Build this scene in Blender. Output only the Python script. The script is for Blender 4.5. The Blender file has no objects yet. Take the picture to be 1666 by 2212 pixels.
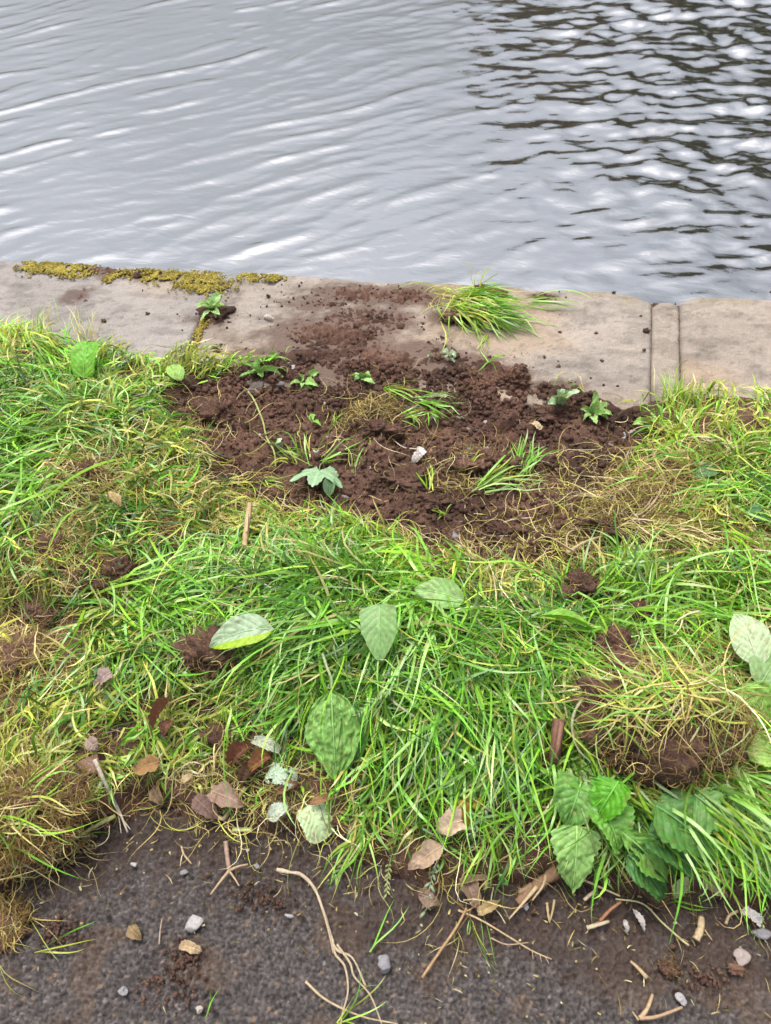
import bpy, math
import numpy as np
from mathutils import Matrix, Vector

# ------------------------------------------------------------------ camera, sky, sun, exposure
SC = bpy.context.scene
COL = SC.collection
CAM_H = 1.4
PSI, PHI, ROLL = math.radians(10.0), math.radians(51.3), math.radians(2.9)
FPX, CX, CY, IMG_H = 1664.0, 833.0, 1106.0, 2212.0
FW = np.array([-math.sin(PSI)*math.cos(PHI), math.cos(PSI)*math.cos(PHI), -math.sin(PHI)])
R0 = np.array([math.cos(PSI), math.sin(PSI), 0.0]); U0 = np.cross(R0, FW)
RT = R0*math.cos(ROLL) - U0*math.sin(ROLL)
UP = U0*math.cos(ROLL) + R0*math.sin(ROLL)
EYE = np.array([0.0, 0.0, CAM_H])

cd = bpy.data.cameras.new('camera'); cam = bpy.data.objects.new('camera', cd); COL.objects.link(cam)
cd.sensor_fit = 'VERTICAL'; cd.sensor_height = 36.0; cd.sensor_width = 27.0
cd.lens = 36.0*FPX/IMG_H
cd.clip_start = 0.02; cd.clip_end = 500.0
m = Matrix.Identity(4)
for i in range(3):
    m[i][0] = RT[i]; m[i][1] = UP[i]; m[i][2] = -FW[i]; m[i][3] = EYE[i]
cam.matrix_world = m
cd.dof.use_dof = True; cd.dof.focus_distance = 1.62; cd.dof.aperture_fstop = 27.0/1000/0.0042
cd.dof.aperture_fstop = (cd.lens/1000.0)/0.0042
SC.camera = cam

SUN_EL, SUN_AZ = math.radians(74.0), math.radians(-38.0)   # azimuth from +Y towards +X
world = bpy.data.worlds.new('World'); SC.world = world; world.use_nodes = True
nt = world.node_tree; nt.nodes.clear()
wo = nt.nodes.new('ShaderNodeOutputWorld'); bg = nt.nodes.new('ShaderNodeBackground')
sky = nt.nodes.new('ShaderNodeTexSky'); sky.sky_type = 'NISHITA'; sky.sun_disc = False
sky.sun_elevation = SUN_EL; sky.sun_rotation = SUN_AZ
sky.air_density = 1.0; sky.dust_density = 4.0; sky.ozone_density = 1.0
hs = nt.nodes.new('ShaderNodeHueSaturation'); hs.inputs['Saturation'].default_value = 0.46
tc = nt.nodes.new('ShaderNodeTexCoord'); sep = nt.nodes.new('ShaderNodeSeparateXYZ')
nt.links.new(tc.outputs['Generated'], sep.inputs[0])
mr = nt.nodes.new('ShaderNodeMapRange'); mr.inputs['From Min'].default_value = 0.0; mr.inputs['From Max'].default_value = 1.0
mr.inputs['To Min'].default_value = 0.68; mr.inputs['To Max'].default_value = 1.75    # overcast: darker at the horizon
nt.links.new(sep.outputs['Z'], mr.inputs['Value'])
cn = nt.nodes.new('ShaderNodeTexNoise'); cn.inputs['Scale'].default_value = 3.2; cn.inputs['Detail'].default_value = 5.0
nt.links.new(tc.outputs['Generated'], cn.inputs['Vector'])
cr = nt.nodes.new('ShaderNodeMapRange'); cr.inputs['From Min'].default_value = 0.3; cr.inputs['From Max'].default_value = 0.7
cr.inputs['To Min'].default_value = 0.75; cr.inputs['To Max'].default_value = 1.2
nt.links.new(cn.outputs['Fac'], cr.inputs['Value'])
mu = nt.nodes.new('ShaderNodeMath'); mu.operation = 'MULTIPLY'
nt.links.new(mr.outputs[0], mu.inputs[0]); nt.links.new(cr.outputs[0], mu.inputs[1])
vm = nt.nodes.new('ShaderNodeVectorMath'); vm.operation = 'SCALE'
nt.links.new(sky.outputs[0], hs.inputs['Color']); nt.links.new(hs.outputs[0], vm.inputs[0]); nt.links.new(mu.outputs[0], vm.inputs['Scale'])
nt.links.new(vm.outputs[0], bg.inputs['Color']); bg.inputs['Strength'].default_value = 0.125
nt.links.new(bg.outputs[0], wo.inputs[0])

sl = bpy.data.lights.new('sun', 'SUN'); sl.energy = 1.5; sl.angle = math.radians(28.0); sl.color = (1.0, 0.94, 0.86)
so = bpy.data.objects.new('sun', sl); COL.objects.link(so)
sd = Vector((math.sin(SUN_AZ)*math.cos(SUN_EL), math.cos(SUN_AZ)*math.cos(SUN_EL), math.sin(SUN_EL)))
so.rotation_euler = sd.to_track_quat('Z', 'Y').to_euler(); so.location = (-3, 4, 8)

vs = SC.view_settings
vs.view_transform = 'Standard'; vs.look = 'None'; vs.gamma = 1.0; vs.exposure = 0.62; vs.use_curve_mapping = False
SC.cycles.max_bounces = 6; SC.cycles.diffuse_bounces = 1; SC.cycles.glossy_bounces = 3; SC.cycles.transmission_bounces = 3
SC.cycles.use_denoising = True

# ------------------------------------------------------------------ helpers
rng = np.random.default_rng(7)

def pix(u, v, z=0.0):
    d = RT*((u-CX)/FPX) + UP*((CY-v)/FPX) + FW
    return EYE + d*((z-CAM_H)/d[2])

def hsh(ix, iy, seed, iz=0):
    with np.errstate(over='ignore'):
        h = (np.asarray(ix).astype(np.int64)*374761393 + np.asarray(iy).astype(np.int64)*668265263
             + np.asarray(iz).astype(np.int64)*1440662683 + seed*974634777) & 0xffffffff
        h = ((h ^ (h >> 13))*1274126177) & 0xffffffff
        h = ((h ^ (h >> 16))*2246822519) & 0xffffffff
        h = h ^ (h >> 15)
    return h.astype(np.float64)/4294967295.0

def fade(t): return t*t*t*(t*(t*6-15)+10)

def vn(x, y, seed=0):
    x = np.asarray(x, float); y = np.asarray(y, float)
    ix = np.floor(x); iy = np.floor(y); fx = fade(x-ix); fy = fade(y-iy)
    a = hsh(ix, iy, seed); b = hsh(ix+1, iy, seed); c = hsh(ix, iy+1, seed); d = hsh(ix+1, iy+1, seed)
    return (a*(1-fx)+b*fx)*(1-fy) + (c*(1-fx)+d*fx)*fy

def fbm(x, y, o=4, seed=0, g=0.5):
    s = 0; a = 1.0; t = 0.0
    for i in range(o):
        s = s + a*vn(x*2**i+i*7.3, y*2**i+i*3.1, seed+i); t += a; a *= g
    return s/t

def vn3(p, seed=0):
    i = np.floor(p); f = fade(p-i); r = 0
    for dx in (0, 1):
        for dy in (0, 1):
            for dz in (0, 1):
                w = (f[:, 0] if dx else 1-f[:, 0])*(f[:, 1] if dy else 1-f[:, 1])*(f[:, 2] if dz else 1-f[:, 2])
                r = r + w*hsh(i[:, 0]+dx, i[:, 1]+dy, seed, i[:, 2]+dz)
    return r

def fbm3(p, o=3, seed=0):
    s = 0; a = 1.0; t = 0
    for k in range(o):
        s = s + a*vn3(p*2**k+k*5.7, seed+k); t += a; a *= 0.5
    return s/t

def worley(x, y, seed=0):
    x = np.asarray(x, float); y = np.asarray(y, float)
    ix = np.floor(x); iy = np.floor(y)
    best = np.full(x.shape, 9.0); second = np.full(x.shape, 9.0); rid = np.zeros(x.shape)
    for dx in (-1, 0, 1):
        for dy in (-1, 0, 1):
            cx = ix+dx; cy = iy+dy
            d = np.hypot(cx+hsh(cx, cy, seed)-x, cy+hsh(cx, cy, seed+1)-y)
            r = hsh(cx, cy, seed+2); lt = d < best
            second = np.where(lt, best, np.minimum(second, d))
            rid = np.where(lt, r, rid); best = np.where(lt, d, best)
    return best, second, rid

def sstep(a, b, x):
    t = np.clip((x-a)/(b-a), 0, 1); return t*t*(3-2*t)

def mesh(name, V, faces, mat=None, col=None, smooth=True):
    me = bpy.data.meshes.new(name)
    V = np.ascontiguousarray(V, dtype=np.float32)
    me.vertices.add(len(V)); me.vertices.foreach_set('co', V.ravel())
    if not isinstance(faces, (list, tuple)): faces = [faces]
    faces = [np.asarray(f, dtype=np.int32) for f in faces if len(f)]
    idx = np.concatenate([f.ravel() for f in faces])
    lens = np.concatenate([np.full(len(f), f.shape[1], np.int32) for f in faces])
    starts = np.concatenate([[0], np.cumsum(lens)[:-1]]).astype(np.int32)
    me.loops.add(len(idx)); me.loops.foreach_set('vertex_index', idx)
    me.polygons.add(len(lens)); me.polygons.foreach_set('loop_start', starts)
    if smooth: me.polygons.foreach_set('use_smooth', np.ones(len(lens), bool))
    if col is not None:
        at = me.attributes.new('col', 'FLOAT_COLOR', 'POINT')
        c = np.ones((len(V), 4), np.float32); c[:, :3] = np.clip(col, 0, 1)
        at.data.foreach_set('color', c.ravel())
    me.update(calc_edges=True)
    if mat: me.materials.append(mat)
    return me

def link(name, me, parent=None, loc=None):
    o = bpy.data.objects.new(name, me); COL.objects.link(o)
    if parent: o.parent = parent
    if loc is not None: o.location = loc
    return o

def tag(o, label=None, cat=None, group=None, kind=None):
    if label: o['label'] = label
    if cat: o['category'] = cat
    if group: o['group'] = group
    if kind: o['kind'] = kind
    return o

def empty(name, loc, label, cat, group=None):
    o = bpy.data.objects.new(name, None); COL.objects.link(o); o.location = tuple(loc); o.empty_display_size = 0.02
    return tag(o, label, cat, group)

def part(name, V, F, mat, root, col=None, smooth=True, kind=None, org=None):
    """mesh in world coordinates made a child of root (org: world position of root when root is itself a child)"""
    org = np.array(root.location) if org is None else np.array(org)
    o = link(name, mesh(name, np.asarray(V)-org, F, mat, col, smooth), root)
    if kind: o['kind'] = kind
    return o

def single(name, V, F, mat, base, label, cat, col=None, smooth=True, group=None):
    o = link(name, mesh(name, np.asarray(V)-np.array(base), F, mat, col, smooth), None, tuple(base))
    return tag(o, label, cat, group)

def gridfaces(nx, ny, off=0):
    i = np.arange(nx*ny).reshape(ny, nx)+off
    return np.stack([i[:-1, :-1], i[:-1, 1:], i[1:, 1:], i[1:, :-1]], -1).reshape(-1, 4)

class Bag:
    def __init__(s): s.V = []; s.C = []; s.Q = []; s.T = []; s.n = 0
    def add(s, V, Q=None, T=None, C=None):
        s.V.append(np.asarray(V, float))
        s.C.append(np.broadcast_to(np.asarray(C if C is not None else (1, 1, 1), float), (len(V), 3)))
        if Q is not None and len(Q): s.Q.append(np.asarray(Q)+s.n)
        if T is not None and len(T): s.T.append(np.asarray(T)+s.n)
        s.n += len(V)
    def out(s):
        F = []
        if s.Q: F.append(np.concatenate(s.Q))
        if s.T: F.append(np.concatenate(s.T))
        return np.concatenate(s.V), F, np.concatenate(s.C)

def unit(v): return v/np.maximum(np.linalg.norm(v, axis=-1, keepdims=True), 1e-9)

def catmull(P, n=8):
    P = np.asarray(P, float); P = np.vstack([2*P[0]-P[1], P, 2*P[-1]-P[-2]]); out = []
    for i in range(1, len(P)-2):
        t = np.linspace(0, 1, n, endpoint=False)[:, None]
        a, b, c, d = P[i-1], P[i], P[i+1], P[i+2]
        out.append(0.5*((2*b)+(-a+c)*t+(2*a-5*b+4*c-d)*t**2+(-a+3*b-3*c+d)*t**3))
    out.append(P[-2][None]); return np.vstack(out)

def tube(P, r, k=6, flat=1.0):
    P = np.asarray(P, float); n = len(P); r = np.broadcast_to(np.asarray(r, float), (n,))
    T = unit(np.gradient(P, axis=0)); up = np.array([0.13, 0.21, 0.97])
    S = unit(np.cross(T, up)); N = np.cross(S, T)
    a = np.linspace(0, 2*np.pi, k, endpoint=False)
    V = P[:, None]+(S[:, None]*np.cos(a)[None, :, None]+N[:, None]*np.sin(a)[None, :, None]*flat)*r[:, None, None]
    V = V.reshape(-1, 3); i = np.arange(n*k).reshape(n, k); j = np.roll(i, -1, 1)
    Q = np.stack([i[:-1], j[:-1], j[1:], i[1:]], -1).reshape(-1, 4)
    V = np.vstack([V, P[:1], P[-1:]]); a0, a1 = n*k, n*k+1
    T3 = np.vstack([np.stack([j[0], i[0], np.full(k, a0)], -1), np.stack([i[-1], j[-1], np.full(k, a1)], -1)])
    return V, Q, T3

_ico = {}
def ico(sub):
    if sub not in _ico:
        import bmesh
        b = bmesh.new(); bmesh.ops.create_icosphere(b, subdivisions=sub, radius=1.0); b.verts.ensure_lookup_table()
        _ico[sub] = (np.array([v.co[:] for v in b.verts]), np.array([[v.index for v in f.verts] for f in b.faces])); b.free()
    return _ico[sub]

# ------------------------------------------------------------------ materials
def mat(name, build):
    mt = bpy.data.materials.new(name); mt.use_nodes = True
    n = mt.node_tree; n.nodes.clear(); out = n.nodes.new('ShaderNodeOutputMaterial')
    N = lambda t, **k: _node(n, t, k)
    L = n.links.new
    build(n, N, L, out); return mt

def _node(n, t, k):
    nd = n.nodes.new('ShaderNode'+t)
    for a, b in k.items():
        if a in nd.inputs: nd.inputs[a].default_value = b
        else: setattr(nd, a, b)
    return nd

def plant_mat(name, trans=0.35, rough=0.42, spec=0.5, nscale=140.0):
    def f(n, N, L, out):
        at = N('Attribute', attribute_name='col')
        g = N('NewGeometry'); no = N('TexNoise', Scale=nscale, Detail=3.0); L(g.outputs['Position'], no.inputs['Vector'])
        r = N('MapRange'); r.inputs['From Min'].default_value = .3; r.inputs['From Max'].default_value = .7
        r.inputs['To Min'].default_value = .82; r.inputs['To Max'].default_value = 1.16; L(no.outputs['Fac'], r.inputs['Value'])
        s = N('VectorMath', operation='SCALE'); L(at.outputs['Color'], s.inputs[0]); L(r.outputs[0], s.inputs['Scale'])
        p = N('BsdfPrincipled', Roughness=rough); p.inputs['Specular IOR Level'].default_value = spec
        L(s.outputs[0], p.inputs['Base Color'])
        b = N('Bump', Strength=0.25, Distance=0.001); L(no.outputs['Fac'], b.inputs['Height']); L(b.outputs[0], p.inputs['Normal'])
        if trans > 0:
            t = N('BsdfTranslucent'); s2 = N('VectorMath', operation='MULTIPLY'); L(s.outputs[0], s2.inputs[0]); s2.inputs[1].default_value = (1.35, 1.25, .6)
            L(s2.outputs[0], t.inputs['Color']); mx = N('MixShader', Fac=trans); L(p.outputs[0], mx.inputs[1]); L(t.outputs[0], mx.inputs[2]); L(mx.outputs[0], out.inputs[0])
        else: L(p.outputs[0], out.inputs[0])
    return mat(name, f)

M_GRASS = plant_mat('grass_blade', .22, .33, .6)
M_LEAF = plant_mat('green_leaf', .20, .50, .42, 150)
M_DRY = plant_mat('dry_plant', .12, .65, .3, 160)
M_WOOD = plant_mat('twig_bark', 0, .7, .3, 260)

def soil_b(n, N, L, out):
    g = N('NewGeometry')
    n1 = N('TexNoise', Scale=14.0, Detail=6.0, Roughness=.65); L(g.outputs['Position'], n1.inputs['Vector'])
    n2 = N('TexNoise', Scale=170.0, Detail=4.0, Roughness=.7); L(g.outputs['Position'], n2.inputs['Vector'])
    ad = N('Math', operation='ADD'); L(n1.outputs['Fac'], ad.inputs[0]); L(n2.outputs['Fac'], ad.inputs[1])
    ramp = N('ValToRGB'); L(ad.outputs[0], ramp.inputs[0])
    e = ramp.color_ramp.elements; e[0].position = .72; e[0].color = (.029, .0145, .0098, 1); e[1].position = 1.3; e[1].color = (.138, .075, .051, 1)
    md = e.new(1.0); md.color = (.068, .0345, .0235, 1)
    n3 = N('TexNoise', Scale=5.0, Detail=5.0, Roughness=.6); L(g.outputs['Position'], n3.inputs['Vector'])
    r3 = N('MapRange'); r3.inputs['From Min'].default_value = .36; r3.inputs['From Max'].default_value = .64; r3.inputs['To Min'].default_value = .62; r3.inputs['To Max'].default_value = 1.55; L(n3.outputs['Fac'], r3.inputs['Value'])
    s3 = N('VectorMath', operation='SCALE'); L(ramp.outputs[0], s3.inputs[0]); L(r3.outputs[0], s3.inputs['Scale'])
    p = N('BsdfPrincipled', Roughness=.85); p.inputs['Specular IOR Level'].default_value = .3
    L(s3.outputs[0], p.inputs['Base Color'])
    b = N('Bump', Strength=.9, Distance=.004); L(n2.outputs['Fac'], b.inputs['Height']); L(b.outputs[0], p.inputs['Normal'])
    L(p.outputs[0], out.inputs[0])
M_SOIL = mat('dark_soil', soil_b)

def attr_mat(name, rough=.8, bump=.5, nscale=300.0, dist=.002, spec=.3, lo=.8, hi=1.2):
    def f(n, N, L, out):
        at = N('Attribute', attribute_name='col'); g = N('NewGeometry')
        no = N('TexNoise', Scale=nscale, Detail=5.0, Roughness=.65); L(g.outputs['Position'], no.inputs['Vector'])
        r = N('MapRange'); r.inputs['From Min'].default_value = .3; r.inputs['From Max'].default_value = .7
        r.inputs['To Min'].default_value = lo; r.inputs['To Max'].default_value = hi; L(no.outputs['Fac'], r.inputs['Value'])
        s = N('VectorMath', operation='SCALE'); L(at.outputs['Color'], s.inputs[0]); L(r.outputs[0], s.inputs['Scale'])
        p = N('BsdfPrincipled', Roughness=rough); p.inputs['Specular IOR Level'].default_value = spec
        L(s.outputs[0], p.inputs['Base Color'])
        b = N('Bump', Strength=bump, Distance=dist); L(no.outputs['Fac'], b.inputs['Height']); L(b.outputs[0], p.inputs['Normal'])
        L(p.outputs[0], out.inputs[0])
    return mat(name, f)
M_PATH = attr_mat('worn_asphalt', .72, .6, 420, .0015, .35, .7, 1.3)
M_STONE = attr_mat('coping_sandstone', .85, .8, 190, .003, .3, .78, 1.18)
M_ROCK = attr_mat('pebble', .75, .4, 260, .001, .35)
M_MOSS = attr_mat('yellow_moss', .9, .6, 500, .002, .2, .7, 1.3)

def water_b(n, N, L, out):
    p = N('BsdfPrincipled', Roughness=.012, IOR=5.4); p.inputs['Base Color'].default_value = (.040, .038, .028, 1)
    g = N('NewGeometry'); mp = N('Mapping'); mp.inputs['Scale'].default_value = (1.0, 2.2, 1.0); mp.inputs['Rotation'].default_value = (0, 0, .3)
    L(g.outputs['Position'], mp.inputs['Vector'])
    no = N('TexNoise', Scale=9.0, Detail=4.0, Roughness=.55, Distortion=.6); L(mp.outputs[0], no.inputs['Vector'])
    b = N('Bump', Strength=.12, Distance=.02); L(no.outputs['Fac'], b.inputs['Height']); L(b.outputs[0], p.inputs['Normal'])
    L(p.outputs[0], out.inputs[0])
M_WATER = mat('canal_water', water_b)

def plain_noise(name, c0, c1, scale, rough=.85):
    def f(n, N, L, out):
        g = N('NewGeometry'); no = N('TexNoise', Scale=scale, Detail=6.0); L(g.outputs['Position'], no.inputs['Vector'])
        r = N('ValToRGB'); L(no.outputs['Fac'], r.inputs[0]); e = r.color_ramp.elements
        e[0].position = .35; e[0].color = (*c0, 1); e[1].position = .68; e[1].color = (*c1, 1)
        p = N('BsdfPrincipled', Roughness=rough); L(r.outputs[0], p.inputs['Base Color']); L(p.outputs[0], out.inputs[0])
    return mat(name, f)
M_GROUND = plain_noise('bank_earth', (.045, .03, .02), (.06, .075, .025), 3.0)
M_FARSTONE = plain_noise('far_stone', (.10, .073, .042), (.22, .16, .095), 1.2)
M_ROOF = plain_noise('far_slate', (.05, .05, .055), (.08, .08, .085), 2.0)
M_GLASSY = plain_noise('far_window_glass', (.02, .022, .025), (.03, .032, .036), 2.0, .15)
M_TREE = plain_noise('tree_foliage', (.018, .028, .009), (.05, .066, .02), 1.6)
M_TRUNK = plain_noise('tree_bark', (.06, .045, .03), (.11, .085, .06), 6.0)

# ------------------------------------------------------------------ layout lines on the bank (metres, from the photograph's plan)
def line_y(pts, z=0.0):
    w = np.array([pix(u, v, z) for u, v in pts]); w = w[np.argsort(w[:, 0])]
    return lambda x: np.interp(x, w[:, 0], w[:, 1])

Y_FRONT = 2.013
path_edge = line_y([(-200, 1990), (0, 1930), (110, 1870), (230, 1760), (330, 1745), (430, 1770), (560, 1800), (700, 1815), (800, 1880), (900, 1915), (1010, 1925),
                    (1120, 1915), (1230, 1925), (1400, 1945), (1550, 1950), (1666, 1975), (1900, 2000)])
stone_edge = line_y([(-300, 720), (0, 735), (200, 775), (330, 792), (430, 788), (520, 792), (600, 775), (700, 765), (800, 768), (900, 780), (1000, 790), (1100, 800),
                     (1180, 842), (1260, 852), (1340, 885), (1430, 872), (1500, 862), (1666, 872), (1900, 880)])
SOIL_POLY = np.array([pix(u, v, 0.0)[:2] for u, v in [
    (350, 885), (415, 835), (500, 815), (560, 800), (620, 780), (720, 760), (830, 755), (950, 775), (1060, 780), (1130, 800), (1190, 848), (1270, 856), (1340, 890), (1400, 910),
    (1395, 960), (1350, 1000), (1310, 1040), (1365, 1110), (1345, 1190), (1290, 1246), (1100, 1246), (985, 1218), (850, 1172), (720, 1124), (600, 1122), (515, 1108), (460, 1070), (465, 1015), (425, 965), (360, 935)]])

def poly_sd(x, y, P):
    """signed distance, positive inside"""
    x = np.asarray(x, float); y = np.asarray(y, float); d = np.full(x.shape, 1e9); ins = np.zeros(x.shape, bool)
    for i in range(len(P)):
        a = P[i-1]; b = P[i]; e = b-a
        t = np.clip(((x-a[0])*e[0]+(y-a[1])*e[1])/(e@e), 0, 1)
        d = np.minimum(d, np.hypot(x-a[0]-t*e[0], y-a[1]-t*e[1]))
        c = ((a[1] > y) != (b[1] > y)) & (x < (b[0]-a[0])*(y-a[1])/(b[1]-a[1]+1e-12)+a[0]); ins ^= c
    return np.where(ins, d, -d)

MOUNDS = [(720, 1330, .19, .075), (960, 1430, .17, .065), (1100, 1560, .15, .045), (1420, 1400, .16, .045), (1430, 1560, .13, .04), (1500, 1780, .16, .035),
          (150, 940, .2, .055), (60, 1150, .16, .045), (330, 1250, .15, .025), (140, 1240, .09, .03), (60, 1800, .13, .04), (1560, 1220, .2, .025), (1630, 1060, .16, .035),
          (720, 1560, .13, .03), (420, 1420, .1, .02), (60, 800, .15, .03), (1640, 960, .12, .02), (350, 1060, .12, .025), (250, 1600, .2, .02), (560, 1160, .1, .02)]
MW = [(*pix(u, v, h)[:2], r, h) for u, v, r, h in MOUNDS]

# spill of loose soil over the stone: (pixel centre, radii in metres, strength)
SPILL = [(*pix(u, v)[:2], rx, ry, s) for u, v, rx, ry, s in [
    (760, 790, .26, .11, 1.0), (730, 730, .18, .10, .88), (800, 690, .17, .08, .70), (820, 640, .24, .06, .70), (700, 655, .14, .05, .52), (880, 640, .15, .05, .80),
    (1000, 790, .16, .06, .6), (930, 760, .10, .06, .55), (230, 580, .09, .045, .80), (300, 590, .10, .035, .62), (175, 640, .05, .06, .45), (1180, 640, .05, .02, .7), (470, 690, .07, .05, .55),
    (1000, 690, .10, .035, .75), (620, 780, .15, .07, .6), (1220, 840, .09, .04, .6), (1110, 815, .08, .05, .7)]]
def spill(x, y):
    d = np.zeros(np.shape(x))
    for cx, cy, rx, ry, s in SPILL: d = np.maximum(d, s*np.exp(-((x-cx)/rx)**2-((y-cy)/ry)**2))
    return d

def ground_z(x, y):
    z = .014+.012*fbm(x*5, y*5, 3, 11)
    for cx, cy, r, h in MW: z = z+h*np.exp(-((x-cx)**2+(y-cy)**2)/(r*r))
    sdv = poly_sd(x, y, SOIL_POLY)+.03*(fbm(x*18, y*18, 3, 5)-.5)
    bare = sstep(-.015, .035, sdv)
    z = z*(1-bare)+bare*(.002+.045*(fbm(x*7, y*7, 3, 21)-.50)-.008)
    k = .35+.65*bare
    wx = x+.012*(fbm(x*40, y*40, 2, 31)-.5); wy = y+.012*(fbm(x*40+9, y*40, 2, 32)-.5)
    for sc, amp, sd_, thr in ((13, .028, 39, .70), (21, .020, 41, .60), (38, .015, 51, .40), (80, .008, 61, .2), (150, .004, 71, 0.)):
        f1, f2, r = worley(wx*sc, wy*sc, sd_)
        z = z+k*amp*np.clip(1-(f1/.62)**2, 0, 1)**.7*np.clip((r-thr)/(1-thr), 0, 1)
    z = z+k*.010*(fbm(x*90, y*90, 3, 81)-.5)+bare*.0045*(hsh(np.round(x/.0047), np.round(y/.0047), 83)-.5)
    # towards the path and the stone the earth thins out
    e = (y-path_edge(x))+.05*(fbm(x*22, y*22, 3, 91)-.5)
    z = -.03+(z+.03)*sstep(-.012, .035, e)
    e2 = (stone_edge(x)-y)+.04*(fbm(x*25, y*25, 3, 95)-.5)
    on = sstep(-.02, .025, e2)
    sp = spill(x, y); th = sp*.028+.040*(fbm(x*75, y*100, 5, 97, .75)-.5)-.0185
    th = th+.006*np.clip(1-(worley(x*80, y*80, 99)[0]/.6)**2, 0, 1)*np.clip(sp*2, 0, 1)
    z = z*on+(1-on)*np.minimum(th, .02)
    z = np.where(y > Y_FRONT-.03, -.05, z)
    return z

SX0, SX1, SY0, SY1, SST = -1.72, 1.15, .22, 2.03, .0047
gx = np.arange(SX0, SX1, SST); gy = np.arange(SY0, SY1, SST)
GX, GY = np.meshgrid(gx, gy); GZ = ground_z(GX, GY)

def zg(x, y):
    fx = np.clip((np.asarray(x, float)-SX0)/SST, 0, len(gx)-1.001); fy = np.clip((np.asarray(y, float)-SY0)/SST, 0, len(gy)-1.001)
    ix = fx.astype(int); iy = fy.astype(int); fx = fx-ix; fy = fy-iy
    z = (GZ[iy, ix]*(1-fx)+GZ[iy, ix+1]*fx)*(1-fy)+(GZ[iy+1, ix]*(1-fx)+GZ[iy+1, ix+1]*fx)*fy
    y = np.asarray(y, float)
    floor = np.where((y > stone_edge(x)-.05) & (y < Y_FRONT), .0, np.where(y < path_edge(x)+.05, .0, -1.))
    return np.maximum(z, floor)

def G(u, v, off=0.0):
    """point of the bank surface under a place in the plan, raised by off"""
    z = .02+off
    for _ in range(6):
        p = pix(u, v, z); z = .5*z+.5*(float(zg(p[0], p[1]))+off)
    return pix(u, v, z)

# ------------------------------------------------------------------ structure: earth, path, coping, water, far bank
def lowpass(x, y): return fbm(x*3, y*3, 4, 301)

o = link('soil', mesh('soil', np.stack([GX, GY, GZ], -1).reshape(-1, 3), gridfaces(len(gx), len(gy)), M_SOIL)); tag(o, kind='structure')

V = np.array([[-30, -30, -.05], [30, -30, -.05], [30, 1.62, -.05], [-30, 1.62, -.05]]); o = link('ground', mesh('ground', V, np.array([[0, 1, 2, 3]]), M_GROUND)); tag(o, kind='structure')

PST = .0029
px = np.arange(-1.10, 1.15, PST); py = np.arange(-.10, .58, PST); PX, PY = np.meshgrid(px, py)
jx = PX+.004*(fbm(PX*70, PY*70, 2, 203)-.5); jy = PY+.004*(fbm(PX*70+7, PY*70, 2, 204)-.5)
f1, f2, rid = worley(jx*120, jy*120, 201)
f1b, f2b, ridb = worley(jx*58, jy*58, 211)
f1c, f2c, ridc = worley(jx*230, jy*230, 213)
PZ = -.010+.0060*np.clip(1-(f1/.72)**2, 0, 1)*(.25+.75*rid)+.0055*np.clip(1-(f1b/.45)**2, 0, 1)*np.clip(ridb-.55, 0, 1)/.45+.0022*np.clip(1-(f1c/.7)**2, 0, 1)*ridc+.005*(fbm(PX*6, PY*6, 3, 221)-.5)
PZ -= .0045*(1-sstep(.0, .30, f2-f1))+.0035*(1-sstep(0, .22, f2b-f1b))*(ridb > .3)
PZ += .0016*(hsh(np.round(PX/PST), np.round(PY/PST), 91)-.5)
PZ += .003*(fbm(PX*150, PY*150, 2, 222)-.5)-.004*sstep(.60, .72, fbm(PX*55, PY*55, 3, 223))
dirt = np.clip(1.15-(path_edge(PX)-PY)/.15, 0, 1)*.9+.45*(fbm(PX*9, PY*9, 4, 231)-.45)*2
dirt = sstep(.26, .82, dirt+.7*(fbm(PX*60, PY*60, 3, 232)-.5))
rust = sstep(.54, .70, fbm(PX*13+3, PY*13, 4, 241))*.7
cr = (.054+.046*rid[..., None]**1.4)*np.array([1.02, .87, .82])
cr = cr*(.45+.75*sstep(.0, .4, f2-f1))[..., None]
cr = np.where((ridc > .965)[..., None], cr*1.9+.01, cr)
cr = np.where(((ridc > .03) & (ridc < .045))[..., None], np.array([.20, .135, .08]), cr)
cr = cr*(1-rust[..., None]*.6)+rust[..., None]*.6*np.array([.110, .068, .042])
cr = cr*(1-dirt[..., None]*.8)+dirt[..., None]*.8*np.array([.045, .028, .021])
o = link('path', mesh('path', np.stack([PX, PY, PZ], -1).reshape(-1, 3), gridfaces(len(px), len(py)), M_PATH, cr.reshape(-1, 3))); tag(o, kind='structure')
# the same path carries on outside the detailed part
pb = Bag()
for x0, x1, y0, y1 in ((-14, 14, -2.2, -.219), (-14, -1.099, -.219, .40), (1.146, 14, -.219, .40), (-1.099, 1.146, -.219, -.099)):
    pb.add([[x0, y0, -.006], [x1, y0, -.006], [x1, y1, -.006], [x0, y1, -.006]], Q=[[0, 1, 2, 3]], C=(.068, .062, .064))
V, F, C = pb.out(); o = link('path_continuation', mesh('path_continuation', V, F, M_PATH, C)); tag(o, kind='structure')

vb = Bag()
for x0, x1 in ((-14, SX0+.002), (SX1-.006, 14)): vb.add([[x0, .36, .006], [x1, .36, .006], [x1, 1.60, .012], [x0, 1.60, .012]], Q=[[0, 1, 2, 3]])
V, F, C = vb.out(); o = link('soil_continuation', mesh('soil_continuation', V, F, M_SOIL)); tag(o, kind='structure')

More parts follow.
